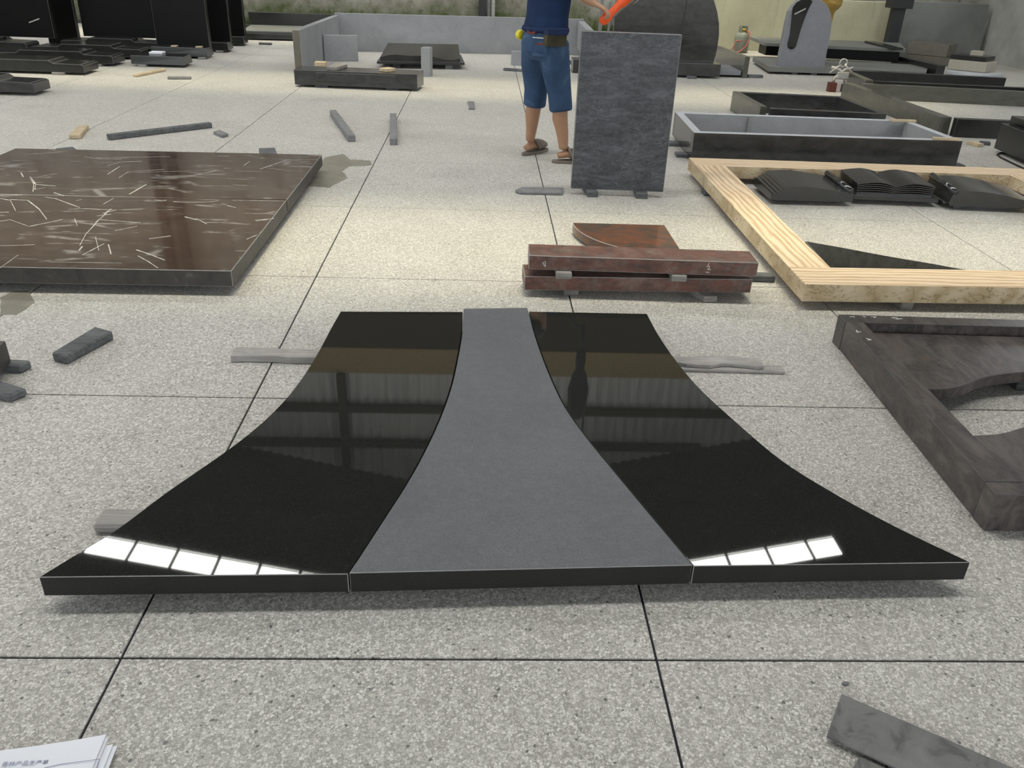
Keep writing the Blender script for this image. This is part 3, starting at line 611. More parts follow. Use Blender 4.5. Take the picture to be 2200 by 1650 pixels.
# ------------------------------------------------------------------ carved book stones
def lathe_profile_book(nm, label, x0, y0, wd, dp, kind, rot=0.0):
    g = thing(nm, label, 'carved stone', (x0+wd/2, y0+dp/2, 0.03), 'black carved book stones')
    c, s = math.cos(rot), math.sin(rot); cx, cy = x0+wd/2, y0+dp/2
    def W(u, v, z): # u across, v depth, world
        X, Y = (u-0.5)*wd, (v-0.5)*dp; return (cx+X*c-Y*s, cy+X*s+Y*c, z)
    def sweep(prof, v0, v1, name, mt, lift=0.0, taper=None, shear=0.0):
        bm = bmesh.new(); a = [bm.verts.new(W(u, v0, z)) for u, z in prof]; b = [bm.verts.new(W(u, v1, z+lift if z > 0.06 else z)) for u, z in prof]
        n = len(prof); bm.faces.new(a); bm.faces.new(b[::-1])
        for i in range(n): bm.faces.new((a[i], b[i], b[(i+1) % n], a[(i+1) % n]))
        bmesh.ops.recalc_face_normals(bm, faces=bm.faces); return emit(bm, name, mt, g)
    if kind == 'book':
        slab('base', 'book', [W(-.02, -.05, 0), W(1.03, -.05, 0), W(1.03, 1, 0), W(-.02, 1, 0)], 0.03, 0.062, g)
        def page(u): # wavy open-book surface
            t_ = abs(u-0.5)*2; return 0.040*math.sin(min(1, t_*1.6+0.12)*PI*0.5)-0.026*t_*t_
        for k in range(6):
            ins = 0.02+0.003*(5-k); z0, z1 = 0.062+k*0.0095, 0.062+(k+1)*0.0095-0.0028
            us = [ins+(1-2*ins)*i/28 for i in range(29)]
            top = [(u, z1+page(u)*(0.25+0.75*k/5)) for u in us]; bot = [(u, (z0+page(u)*(0.25+0.75*k/5)) if k else 0.0622) for u in us][::-1]
            sweep(bot[::-1]+top[::-1], 0.04+0.004*(5-k), 0.97, 'page_layer', 'book', 0.008*(k+1)/6)
    elif kind == 'stepped':
        us = [0.16+0.78*i/24 for i in range(25)]
        top = [(u, 0.118+0.012*math.sin((u-0.16)/0.78*PI*1.35+0.3)-0.010*u) for u in us]
        prof = [(0.0, 0.03), (1.0, 0.03), (1.0, 0.09)]+top[::-1]
        for k in range(4):
            z = top[0][1]-0.004-k*0.014; prof += [(0.155-k*0.035, z), (0.155-k*0.035-0.02, z-0.004), (0.155-k*0.035-0.022, z-0.012)]
        prof += [(0.0, 0.075)]
        sweep(prof, 0.0, 1.0, 'scroll_body', 'book', 0.012)
        bm = bmesh.new(); tube(bm, [W(0.95, -0.004, 0.108), W(0.93, 1.0, 0.125)], [0.022, 0.02], 12); emit(bm, 'scroll_roll', 'book', g, True)
    else:
        us = [0.06+0.94*i/24 for i in range(25)]
        top = [(u, 0.118+0.022*math.sin(u*PI*1.25+0.2)-0.02*u) for u in us]
        prof = [(0.0, 0.05), (0.02, 0.03), (1.0, 0.03)]+top[::-1]+[(0.03, 0.115)]
        sweep(prof, 0.0, 1.0, 'scroll_body', 'book', 0.012)
        bm = bmesh.new(); tube(bm, [W(0.05, -0.004, 0.125), W(0.05, 1.0, 0.14)], [0.02, 0.022], 12); emit(bm, 'scroll_roll', 'book', g, True)
        slab('base', 'book', [W(-.03, 0.1, 0), W(1.02, 0.02, 0), W(1.02, 1, 0), W(-.03, 1, 0)], 0.03, 0.048, g)
    return g
lathe_profile_book('carved_scroll', 'black carved scroll stone with stepped page edges on its left', 1.955, 5.50, 0.565, 0.42, 'stepped')
lathe_profile_book('carved_book', 'black carved open book stone with layered pages on a plinth', 2.575, 5.57, 0.555, 0.40, 'book', -0.06)
lathe_profile_book('carved_scroll', 'black carved scroll stone with rolled left edge, rightmost of the three', 3.185, 5.46, 0.56, 0.40, 'roll', -0.06)
for k, (x, y, lab) in enumerate(((2.0, 5.6, 'scroll stone with stepped page edges'), (2.62, 5.68, 'open book stone'), (3.24, 5.52, 'scroll stone with the rolled edge'))):
    tag(box('bearer_strip', 'timber_dark', x, x+.42, y, y+.05, 0, .0295), 'dark strip under the '+lab, 'strip')
    if k: tag(box('bearer_strip', 'timber_dark', x, x+.42, y+.22, y+.27, 0, .0295), 'rear dark strip under the '+lab, 'strip')

# ------------------------------------------------------------------ brown granite frame at right
bf = thing('brown_granite_frame', 'dark brown granite kerb frame with shaped inner plates at right', 'kerb frame', (1.9, 2.6, 0))
ZF = 0.131
slab('left_rail', ['paradiso', 'arris_dark'], [(1.510, 2.006), (1.612, 2.006), (1.628, 3.19), (1.552, 3.19)], 0, ZF, bf, 0.002, True)
slab('back_rail', ['paradiso', 'arris_dark'], [(1.550, 3.1915), (3.3, 3.155), (3.3, 3.235), (1.550, 3.272)], 0, ZF, bf, 0.002, True)
slab('front_rail', ['paradiso', 'arris_dark'], [(1.508, 1.938), (3.3, 1.94), (3.3, 2.004), (1.508, 2.004)], 0, ZF, bf, 0.002, True)
slab('right_rail', ['paradiso', 'arris_dark'], [(3.21, 2.61), (3.3, 2.61), (3.3, 3.154), (3.21, 3.155)], 0, ZF, bf, 0.002, True)
P = curve([(2088, 935), (2120, 934), (2150, 931), (2180, 923), (2200, 916), (2240, 895)], ZF, 16)
slab('front_plate', ['paradiso', 'arris_dark'], [(1.6125, 2.005)]+[(1.6125, 2.27)]+[p for p in P[1:]]+[(2.3, 2.55), (3.3, 2.6), (3.3, 2.005)], 0.08, ZF, bf, 0.002, True)
zp = 0.092
P = curve([(1972, 832), (2000, 836), (2040, 834), (2075, 826), (2110, 812), (2150, 804), (2200, 799)], zp, 20)
slab('inner_plate', ['paradiso', 'arris_dark'], [(1.627, 3.175)]+[(1.619, P[0][1])]+P+[(2.6, 2.86), (3.2, 2.9), (3.2, 3.14)], 0.045, zp, bf, 0.002, True)
def chk(px, py, z): return at(px, py, z)
for l_ in ([(1826, 681), (1832, 680), (1836, 682)], [(1853, 679), (1860, 681)], [(1872, 680), (1882, 681), (1878, 683)], [(1915, 683), (1925, 682), (1932, 686), (1920, 685), (1938, 685)], [(1840, 709), (1843, 715)], [(1839, 713), (1850, 713)], [(1861, 727), (1872, 730), (1864, 731)]): strokes('chalk_mark', [[at(x, y, ZF+.0005) for x, y in l_]], 0.004, (0, 0, 1), bf)
a = at(2180, 838); tag(box('bearer_block', 'timber_dark', a.x, a.x+.2, a.y-.005, a.y+.06, 0, .044), 'small dark block under the inner plate of the brown granite frame', 'block')

# ------------------------------------------------------------------ grey lined box kerb
kb = thing('box_kerb', 'long dark granite box kerb with pale sawn rims and grey lining', 'kerb frame', (2.76, 7.2, 0.03))
KZ = 0.232; FL, FR, BL, BR = (1.682, 6.715), (3.855, 6.700), (1.716, 7.655), (3.815, 7.59); tk = 0.065
def kerb_panel(nm, poly):
    bm = prism_bm(poly, 0.03, KZ, 0.002)
    cx = sum(p[0] for p in poly)/4; cy = sum(p[1] for p in poly)/4
    for f in bm.faces:
        f.material_index = 0
        if f.normal.z > 0.7: f.material_index = 1
        elif abs(f.normal.z) < 0.5:
            inward = (Vector((2.76, 7.17, 0))-Vector((cx, cy, 0))).dot(f.normal)
            if inward > 0.15*abs((Vector((2.76, 7.17, 0))-Vector((cx, cy, 0))).length): f.material_index = 2
    return emit(bm, nm, ['dark_vein', 'grey_rim', 'grey_sawn'], kb)
kerb_panel('front_panel', [FL, FR, (FR[0], FR[1]+tk), (FL[0], FL[1]+tk)])
kerb_panel('back_panel', [(BL[0], BL[1]-tk), (BR[0], BR[1]-tk), BR, BL])
kerb_panel('left_panel', [(FL[0], FL[1]+tk), (FL[0]+tk, FL[1]+tk), (BL[0]+tk, BL[1]-tk), (BL[0], BL[1]-tk)])
kerb_panel('right_panel', [(FR[0]-tk, FR[1]+tk), (FR[0], FR[1]+tk), (BR[0], BR[1]-tk), (BR[0]-tk, BR[1]-tk)])
for px in (1612, 1798):   # joints in the lining
    p0 = at(px, 252, KZ); slab('lining_joint', 'panel_grey', [(p0.x, 7.548), (p0.x+.010, 7.548), (p0.x+.010, 7.56), (p0.x, 7.56)], 0.035, KZ-.01, kb, 0)
for q0, q1, lab in (((1912, 261), (1967, 263), 'short pale stick lying on the far right rim of the box kerb'), ((2003, 300), (2062, 303), 'short pale stick lying on the near right corner of the box kerb')):
    a = at(*q0, KZ); b = at(*q1, KZ); tag(bar('stick', 'timber_pale', (a.x, a.y), (b.x, b.y), 0.035, 0.02, KZ+.001), lab, 'stick')
for x, y, lab in ((1.60, 6.86, 'dark bearer end at the left foot of the box kerb'), (3.74, 6.74, 'dark bearer end at the right foot of the box kerb')):
    tag(box('timber_bearer', 'timber_dark', x, x+.22, y, y+.1, 0, .0295), lab, 'timber')
tag(box('timber_bearer', 'timber_dark', 1.60, 1.85, 7.3, 7.4, 0, .0295), 'dark bearer end further back at the left side of the box kerb', 'timber')

# black kerb behind it
kk = thing('black_kerb_frame', 'black granite kerb frame standing behind the long box kerb', 'kerb frame', (3.25, 8.7, 0))
slab('back_panel', ['dark_vein', 'arris_dark'], [(2.74, 9.17), (3.80, 9.07), (3.805, 9.14), (2.745, 9.25)], 0, 0.2, kk, .002, True)
slab('left_panel', ['olive', 'arris_dark'], [(2.69, 8.30), (2.755, 8.30), (2.735, 9.25), (2.67, 9.25)], 0, 0.2, kk, .002, True)
slab('front_panel', ['dark_vein', 'arris_dark'], [(2.76, 8.19), (3.84, 8.08), (3.845, 8.145), (2.765, 8.26)], 0, 0.2, kk, .002, True)
slab('right_panel', ['dark_vein', 'arris_dark'], [(3.79, 8.15), (3.85, 8.145), (3.81, 9.06), (3.755, 9.07)], 0, 0.2, kk, .002, True)
# olive bar and the dark kerb beyond it
tag(slab('olive_bar', ['olive', 'arris_dark'], [(4.44, 8.20), (4.555, 8.215), (4.475, 10.52), (4.37, 10.51)], 0, 0.168, bev=.002, arris=True), 'long polished olive-grey bar pointing away beside the black kerb frame', 'stone bar')
tag(slab('dark_kerb_bar', ['black_dull', 'arris_dark'], [(4.56, 8.12), (5.6, 8.05), (5.6, 8.13), (4.565, 8.20)], 0, 0.17, bev=.002, arris=True), 'dark kerb bar running right from the end of the olive bar', 'stone bar')
tag(slab('olive_bar', ['olive', 'arris_dark'], [(4.58, 10.40), (7.6, 10.03), (7.61, 10.11), (4.59, 10.49)], 0, 0.17, bev=.002, arris=True), 'long scratched olive bar running right across the yellow floor strip', 'stone bar')
tag(slab('black_bar', ['black_dull', 'arris_dark'], [(4.90, 10.78), (7.6, 10.50), (7.61, 10.57), (4.91, 10.85)], 0, 0.16, bev=.002, arris=True), 'long black bar just behind the scratched olive bar', 'stone bar')
tag(slab('black_bar', ['black_dull', 'arris_dark'], [(4.98, 11.80), (6.98, 11.52), (6.99, 11.60), (4.99, 11.89)], 0, 0.16, bev=.002, arris=True), 'long black bar farther back with its right end free', 'stone bar')
tag(slab('short_bar', ['olive', 'arris_dark'], [(4.82, 10.92), (4.93, 10.92), (4.99, 11.78), (4.89, 11.78)], 0, 0.15, bev=.002, arris=True), 'short grey bar joining the left ends of the two long black bars', 'stone bar')
tag(slab('dark_bar', ['black_dull', 'arris_dark'], [(6.62, 12.7), (6.74, 12.7), (6.60, 13.9), (6.48, 13.9)], 0, 0.17, bev=.002, arris=True), 'short dark bar pointing away beside the white slab under the blocks', 'stone bar')
# dark blocks at the right edge
A = at(2135, 318, .03); Bq = at(2200, 347, .03); d = (Bq-A).normalized(); nn = Vector((-d.y, d.x, 0))
tag(slab('dark_block', ['black_dull', 'arris_dark'], [A, A+d*.95, A+d*.95+nn*.42, A+nn*.42], 0.03, 0.25, bev=.003, arris=True), 'big dark granite block at the right edge', 'stone block')
A = at(2169, 262, .255)
tag(slab('dark_slab', ['black_dull', 'arris_dark'], [A, A+d*.85, A+d*.85+nn*.45, A+nn*.45], 0.255, 0.31, bev=.003, arris=True), 'dark slab lying on top of the big dark block', 'stone slab')
tag(box('timber_bearer', 'timber_dark', 4.72, 4.95, 7.28, 7.36, 0, .0295, rot=-.7), 'dark bearer under the big dark block at the right edge', 'timber')
a, b = at(2082, 309), at(2106, 316); tag(bar('stick', 'timber_pale', (a.x, a.y), (b.x, b.y), .07, .03), 'pale offcut lying before the dark kerb bar', 'stick')
a, b = at(2104, 310), at(2126, 312); tag(bar('stick', 'timber_dark', (a.x, a.y), (b.x, b.y), .06, .03), 'dark offcut beside the pale one before the dark kerb bar', 'stick')
bm = bmesh.new(); tube(bm, [at(x, y, 0.008) for x, y in [(2175, 330), (2150, 328), (2142, 332), (2150, 338), (2170, 348), (2200, 362), (2240, 380)]], 0.007, 6); tag(emit(bm, 'cable', 'steel_dark', None, True), 'thin dark cable curling on the floor below the big dark block', 'cable')

# ------------------------------------------------------------------ headstones at the back
def upright_bm(outline, y0, th, bev=0.004, rot=0.0):
    """plate cut to an x-z outline, front face at y0"""
    bm = prism_bm([(x, z) for x, z in outline], 0, th, bev, True)
    bmesh.ops.transform(bm, matrix=Matrix(((1, 0, 0, 0), (0, 0, 1, y0), (0, 1, 0, 0), (0, 0, 0, 1))), verts=bm.verts)
    bmesh.ops.reverse_faces(bm, faces=bm.faces)
    if rot:
        cx = sum(p[0] for p in outline)/len(outline)
        bmesh.ops.rotate(bm, verts=bm.verts, cent=(cx, y0, 0), matrix=Matrix.Rotation(rot, 3, 'Z'))
    return bm
def outl(pts, Y, n=0):
    P = [atY(x, y, Y) for x, y in pts]; return [(p.x, p.z) for p in P]
# round-topped dark double stone on its base
g = thing('round_headstone', 'tall dark polished round-topped double headstone on a low base', 'headstone', (2.75, 12.0, 0))
slab('base', ['dark_vein', 'arris_dark'], [(2.30, 11.77), (3.185, 11.76), (3.19, 12.2), (2.30, 12.2)], 0.03, 0.185, g, .003, True)
Yh = 11.9
o_ = [(1.99, 0.185), (3.145, 0.185)]
R = outl([(1535, 130), (1541, 105), (1545, 75), (1545, 50), (1541, 25), (1534, 0), (1522, -25), (1505, -48), (1478, -68), (1440, -80), (1415, -66), (1395, -38), (1375, -10), (1345, 14), (1320, 36)], Yh)
Lx = atY(1320, 66, Yh).x
bm = upright_bm([(Lx, 0.186), (R[0][0]-.01, 0.186)]+R, Yh, 0.12); emit(bm, 'stone', ['dark_vein', 'arris_dark'], g)
gr_ = [atY(x, y, Yh-.0015) for x, y in [(1478, -20), (1475, 5), (1471, 30), (1465, 55), (1459, 80), (1452, 110)]]
strokes('groove', [gr_], 0.012, (0, -1, 0), g, 'black_side')
tag(box('timber_bearer', 'timber_dark', 2.74, 2.86, 11.68, 12.0, 0, .0295), 'small dark bearer under the base of the round-topped headstone', 'timber')
kf = at(1545, 98, .275)
tag(slab('side_kerb', ['olive', 'arris_dark'], [(3.545, 11.93), (3.615, 11.94), (kf.x+.035, kf.y), (kf.x-.035, kf.y)], 0.0, 0.275, bev=.003, arris=True), 'polished olive kerb plate standing on edge right of the round-topped headstone', 'stone plate')
tag(slab('low_slab', ['lilac', 'arris'], [(3.22, 11.96), (3.53, 11.96), (3.53, 12.6), (3.22, 12.6)], 0.03, 0.09, bev=.003, arris=True), 'polished slab with its reflection painted light grey, between round-topped headstone and olive kerb plate', 'stone slab')  # pale colour stands in for the reflection on polished stone
tag(bar('stick', 'timber_dark', (3.64, 12.0), (3.85, 12.02), 0.06, 0.04), 'dark stick at the foot of the olive kerb plate', 'stick')
# grey serpentine stone with black flame inlay
g = thing('flame_headstone', 'light grey headstone with rounded shoulder and black flame-shaped inlay', 'headstone', (4.55, 12.56, 0.0))
Yg = 12.56
R = outl([(1669, 157), (1676, 120), (1684, 80), (1690, 50), (1696, 25), (1705, 12), (1715, 2), (1728, -4), (1745, -6), (1762, -2), (1772, 6), (1780, 16), (1785, 30), (1787, 48), (1785, 68), (1781, 90), (1775, 120), (1768, 161)], Yg)
R[0] = (R[0][0], 0.03); R[-1] = (R[-1][0], 0.03)
emit(upright_bm(R, Yg, 0.12), 'stone', ['lilac', 'arris'], g)
R = outl([(1702, 28), (1700, 50), (1697, 75), (1692, 95), (1693, 102), (1698, 106), (1705, 105), (1710, 100), (1714, 86), (1720, 65), (1728, 42), (1737, 20), (1746, 3), (1738, -3), (1724, -2), (1712, 5), (1704, 15)], Yg-.012)
fl = emit(upright_bm(R, Yg-.012, 0.02, .003), 'flame_inlay', ['black', 'black_side'], g)
strokes('chalk_writing', [[atY(1707+i*1.5, 30-i*0.75+(2.2 if i % 2 else -1.2), Yg-.0135) for i in range(17)]], 0.006, (0, -1, 0), fl)
for x in (4.42, 4.70): tag(box('bearer_block', 'timber_dark', x, x+.09, 12.5, 12.7, 0, .0295), 'small dark block under the %s side of the flame headstone' % ('left' if x < 4.5 else 'right'), 'block')

# gas bottle
g = thing('gas_cylinder', 'grey-green gas cylinder with red hose by the yellow wall', 'gas cylinder', (4.42, 15.3, 0))
cx, cy = 4.44, 15.3; bm = bmesh.new(); X, Y_ = Vector((1, 0, 0)), Vector((0, 1, 0))
loft(bm, [(Vector((cx, cy, z)), X, Y_, r, r) for z, r in ((0, .10), (.015, .12), (.03, .125), (.25, .127), (.285, .118), (.31, .095), (.325, .06), (.33, .03))], 24)
emit(bm, 'tank', 'tank', g, True)
bm = bmesh.new(); loft(bm, [(Vector((cx, cy, z)), X, Y_, .128, .128) for z in (.135, .145)], 24); emit(bm, 'weld_seam', 'tank', g, True)
bm = bmesh.new(); pr = None
for i in range(25):
    a = math.radians(-60+300*i/24); cs = [bm.verts.new((cx+r*math.cos(a), cy+r*math.sin(a), z)) for r, z in ((.075, .30), (.075, .42), (.068, .42), (.068, .30))]
    if pr:
        for k in range(4): bm.faces.new((pr[k], pr[(k+1) % 4], cs[(k+1) % 4], cs[k]))
    pr = cs
emit(bm, 'collar', 'tank', g)
bm = bmesh.new(); tube(bm, [(cx, cy, .32), (cx, cy, .37)], .022, 10); tube(bm, [(cx-.04, cy-.02, .365), (cx+.04, cy-.02, .365)], .014, 8); emit(bm, 'valve', 'yellow', g, True)
bm = bmesh.new(); tube(bm, [(cx+.03, cy-.03, .36), (cx+.085, cy-.10, .33), (cx+.09, cy-.135, .24), (cx+.05, cy-.14, .12), (cx-.04, cy-.15, .03), (cx-.15, cy-.16, .012), (cx-.3, cy-.1, .012)], .011, 8)
tube(bm, [(cx-.02, cy-.12, .2), (cx-.12, cy-.1, .19), (cx-.16, cy-.12, .1), (cx-.22, cy-.12, .015)], .010, 8); emit(bm, 'hose', 'hose', g, True)

# black slabs stacked behind the flame headstone
def Pz(pts, z): return [tuple(at(x, y, z))[:2] for x, y in pts]
tag(slab('painted_reflection_slab', ['panel_grey', 'black_side'], Pz([(1652, 143), (1990, 154), (1993, 147), (1960, 138), (1618, 122)], .10), 0.03, 0.10, bev=.003), 'low black slab with a painted grey reflection on the floor behind the flame headstone', 'stone slab')  # grey colour stands in for the wall mirrored in black stone
q = Pz([(1644, 92), (1946, 106)], .30); yb = q[0][1]+.05
tag(slab('black_plinth', ['black_up', 'arris_dark'], [(q[0][0]+.10, q[0][1]+.22), (q[1][0]-.03, q[1][1]+.10), (q[1][0]-.03, q[1][1]+.5), (q[0][0]+.10, q[0][1]+.6)], 0.101, 0.254, bev=.003), 'black plinth block carrying the grey-topped upper slab', 'stone block')
tag(slab('wide_top_slab', ['panel_grey', 'black_side'], [q[0], q[1], tuple(at(1935, 92, .30))[:2], tuple(at(1610, 78, .30))[:2]], 0.255, 0.30, bev=.003), 'wide dark slab resting on the black plinth behind the flame headstone', 'stone slab')
a = at(1868, 88, .33); b = at(1930, 103, .33)
tag(bar('dark_offcut', 'black_dull', (a.x, a.y), (b.x, b.y), .16, .03, .301), 'dark narrow offcut lying across the right end of the wide top slab', 'stone offcut')
# T stand, leaning grey panel, block stacks
g = thing('t_stand', 'dark T-shaped stand before the yellow wall', 'stand', (6.9, 15.0, 0))
box('column', 'steel_dark', 6.80, 6.99, 14.9, 15.06, 0, .8, g); box('cap', 'steel_dark', 6.72, 7.07, 14.84, 15.12, .8, .98, g); box('foot', 'steel_dark', 6.75, 7.05, 14.85, 15.12, 0, .03, g)
bm = upright_bm([(7.08, 0), (8.66, 0), (8.66, .9), (7.08, .9)], 15.3, .03); bmesh.ops.rotate(bm, verts=bm.verts, cent=(7.8, 15.3, 0), matrix=Matrix.Rotation(-0.12, 3, 'X'))
tag(emit(bm, 'leaning_stone_slab', ['panel_grey', 'arris']), 'large grey panel leaning on the yellow wall behind the block stacks', 'stone panel')
tag(slab('taupe_block', ['taupe_stone', 'arris_dark'], [(6.98, 14.6), (7.56, 14.2), (7.8, 14.55), (7.26, 15.0)], 0.0, 0.13, bev=.004), 'taupe stone block at the bottom of the two-block stack', 'stone block')
tag(slab('taupe_block', ['taupe_stone', 'arris_dark'], [(7.02, 14.6), (7.52, 14.23), (7.8, 14.5), (7.31, 14.95)], 0.135, 0.32, bev=.004), 'taupe stone block on top of the two-block stack', 'stone block')
tag(slab('white_slab', ['grey_rim', 'arris'], [(6.89, 12.95), (7.19, 12.5), (7.66, 12.75), (7.41, 13.4)], 0.03, 0.075, bev=.003), 'whitish slab on the floor under the beige block', 'stone slab')
tag(slab('beige_block', ['beige_stone', 'arris'], [(6.98, 13.1), (7.39, 12.77), (7.69, 13.03), (7.26, 13.4)], 0.08, 0.215, bev=.004), 'beige stone block between the whitish slab and the black slab', 'stone block')
tag(slab('black_slab', ['black_dull', 'arris_dark'], [(7.03, 13.17), (7.41, 12.88), (7.69, 13.13), (7.31, 13.45)], 0.216, 0.28, bev=.003), 'black slab with chalk scribbles on top of the beige block', 'stone slab')
tag(slab('beige_offcut', ['beige_stone', 'arris'], [(7.29, 13.13), (7.43, 13.03), (7.51, 13.13), (7.37, 13.23)], 0.281, 0.345, bev=.004), 'small beige offcut on top of the black slab', 'stone offcut')
tag(slab('dark_block', ['taupe_stone', 'arris_dark'], [(7.55, 11.55), (8.1, 11.35), (8.2, 11.8), (7.65, 12.0)], 0, 0.17, bev=.004), 'dark taupe block at the upper right edge before the grey pier', 'stone block')
bm = bmesh.new(); tube(bm, [(8.62, 13.4, .02), (8.58, 13.5, 1.3)], .018, 8); tag(emit(bm, 'leaning_pole', 'timber', None, True), 'thin wooden pole leaning beside the grey pier', 'pole')
# slab lifting clamp on the olive bar
p = at(1795, 200); g = thing('lifting_clamp', 'steel scissor lifting clamp with ring and red feet standing by the olive bar', 'lifting clamp', (p.x, p.y, 0))
cx, cy = p.x+.07, p.y+.12
box('red_foot', 'redpaint', cx-.13, cx-.04, cy-.05, cy+.05, 0, .11, g); box('red_foot', 'redpaint', cx+.05, cx+.13, cy-.05, cy+.05, 0, .09, g)
for s in (-1, 1):
    bm = bmesh.new(); tube(bm, [(cx+s*.09, cy, .08), (cx+s*.07, cy, .17), (cx-s*.04, cy, .27), (cx-s*.14, cy, .29)], .02, 8, 0.6); emit(bm, 'arm', 'steel', g, True)
    bm = bmesh.new(); tube(bm, [(cx+s*.02, cy, .33), (cx+s*.15, cy, .22)], .013, 8); emit(bm, 'link', 'steel', g, True)
bm = bmesh.new(); rp = [(cx+.045*math.cos(a*PI/8), cy, .345+.045*math.sin(a*PI/8)) for a in range(17)]; tube(bm, rp, .010, 8); emit(bm, 'ring', 'steel', g, True)
box('plate', 'steel', cx-.05, cx+.1, cy-.02, cy+.02, .15, .24, g, bev=.01)

# ------------------------------------------------------------------ grey plate enclosure in the middle distance
tag(slab('long_plate', ['grey_sawn', 'arris'], [(-2.22, 13.52), (1.55, 14.05), (1.55, 14.11), (-2.22, 13.58)], 0, 0.525, bev=.003, arris=True), 'long light grey plate standing on edge at the back of the enclosure', 'stone plate')
bm = prism_bm([(-2.335, 11.03), (-2.245, 11.03), (-2.16, 13.50), (-2.24, 13.50)], 0, 0.495, .003, True)
for f in bm.faces:
    if f.normal.y < -0.8: f.material_index = 2
tag(emit(bm, 'side_plate', ['grey_sawn', 'arris', 'taupe_stone']), 'light grey plate standing on edge at the left side of the enclosure', 'stone plate')
tag(slab('side_plate', ['grey_sawn', 'black_side'], [(1.42, 12.4), (1.52, 12.4), (1.56, 14.0), (1.46, 14.0)], 0.12, 0.50, bev=.003), 'grey plate on edge half hidden behind the worker', 'stone plate')
tag(slab('small_plate', ['grey_sawn', 'arris'], [(-2.185, 12.28), (-1.735, 12.36), (-1.745, 12.42), (-2.185, 12.345)], 0, 0.334, bev=.004, arris=True), 'small grey plate standing against the left side plate', 'stone plate')
tag(slab('square_post', ['grey_sawn', 'arris'], [(-0.777, 11.05), (-0.665, 11.07), (-0.64, 11.19), (-0.755, 11.19)], 0, 0.342, bev=.004, arris=True), 'short square grey stone post standing alone before the dark tablet', 'stone post')
tag(slab('grey_block', ['grey_sawn', 'arris'], [(0.392, 12.50), (0.72, 12.53), (0.72, 12.60), (0.392, 12.58)], 0, 0.185, bev=.003, arris=True), 'small grey block beside the worker before the long plate', 'stone block')
# dark wavy tablet
g = thing('dark_tablet', 'dark sloping tablet stone with wavy front on a thin base', 'stone tablet', (-.82, 12.2, 0.0))
slab('base', ['black_dull', 'arris_dark'], [(-1.40, 11.68), (-0.25, 11.85), (-0.32, 12.75), (-1.42, 12.60)], 0.06, 0.09, g, .003, True)
bm = bmesh.new(); n = 32; rows = []
for k in range(n+1):
    u = k/n; a = Vector((-1.36, 11.74, 0)).lerp(Vector((-0.31, 11.89, 0)), u); b = Vector((-1.34, 12.58, 0)).lerp(Vector((-0.36, 12.72, 0)), u)
    hf = 0.15+0.022*math.sin(u*2*PI*1.0-0.6)+.012*math.sin(u*4*PI); hb = 0.23
    rows.append([bm.verts.new((a.x, a.y, .09)), bm.verts.new((a.x, a.y, hf)), bm.verts.new((b.x, b.y, hb)), bm.verts.new((b.x, b.y, .09))])
for a, b in zip(rows[:-1], rows[1:]):
    for i in range(4): bm.faces.new((a[i], b[i], b[(i+1) % 4], a[(i+1) % 4]))
bm.faces.new(rows[0]); bm.faces.new(rows[-1][::-1]); bmesh.ops.recalc_face_normals(bm, faces=bm.faces); emit(bm, 'top', 'black_dull', g)
for dx in (.15, .85): box('foot', 'timber_dark', -1.36+dx, -1.26+dx, 11.85, 12.5, 0, .06, g)
# dark base bar in front with timbers on it
g = thing('veined_base_stone', 'dark veined base bar lying in front of the grey enclosure', 'stone base', (-1.42, 10.0, 0))
slab('bar', ['dark_vein', 'arris_dark'], [(-2.12, 9.93), (-0.738, 9.865), (-0.69, 10.22), (-2.12, 10.28)], 0.025, 0.185, g, .004, True)
slab('raised_panel', ['dark_vein', 'arris_dark'], [(-1.87, 9.905), (-0.98, 9.865), (-0.98, 9.90), (-1.87, 9.94)], 0.075, 0.165, g, .003, True)
for q0, q1, mt, lab in (((712, 152), (733, 147), 'timber', 'grey timber block on top of the dark base bar'), ((822, 155), (840, 155), 'timber_pale', 'pale timber block on top of the dark base bar')):
    a = at(*q0, .186); b = at(*q1, .186); tag(bar('timber_block', mt, (a.x, a.y+.03), (b.x, b.y+.12), .12, .035, .1865), lab, 'timber')
a = at(668, 148, .186); tag(box('timber_block', 'timber_pale', a.x-.05, a.x+.08, 10.5, 10.62, 0, .2), 'pale upright offcut behind the left end of the dark base bar', 'timber')
tag(box('timber_bearer', 'timber_dark', -1.9, -1.75, 9.95, 10.25, 0, .024), 'dark bearer under the left end of the dark base bar', 'timber')
tag(box('timber_bearer', 'timber_dark', -1.1, -.95, 9.93, 10.2, 0, .024), 'dark bearer under the right end of the dark base bar', 'timber')
# dark slab with upstand at the far left of the wall
g = thing('upstand_slab', 'dark slab with a raised back edge lying before the mossy wall', 'stone slab', (-3.0, 15.2, 0))
slab('base', ['black_dull', 'arris_dark'], [(-3.95, 14.60), (-2.3, 14.75), (-2.3, 16.1), (-4.1, 15.95)], 0.02, 0.10, g, .003, True)
slab('grey_top', ['panel_grey', 'arris_dark'], [(-3.92, 14.72), (-2.35, 14.87), (-2.35, 15.95), (-4.05, 15.8)], 0.101, 0.13, g, .003)
slab('upstand', ['black_dull', 'arris_dark'], [(-4.08, 15.82), (-1.9, 16.0), (-1.9, 16.1), (-4.08, 15.92)], 0.13, 0.33, g, .003, True)
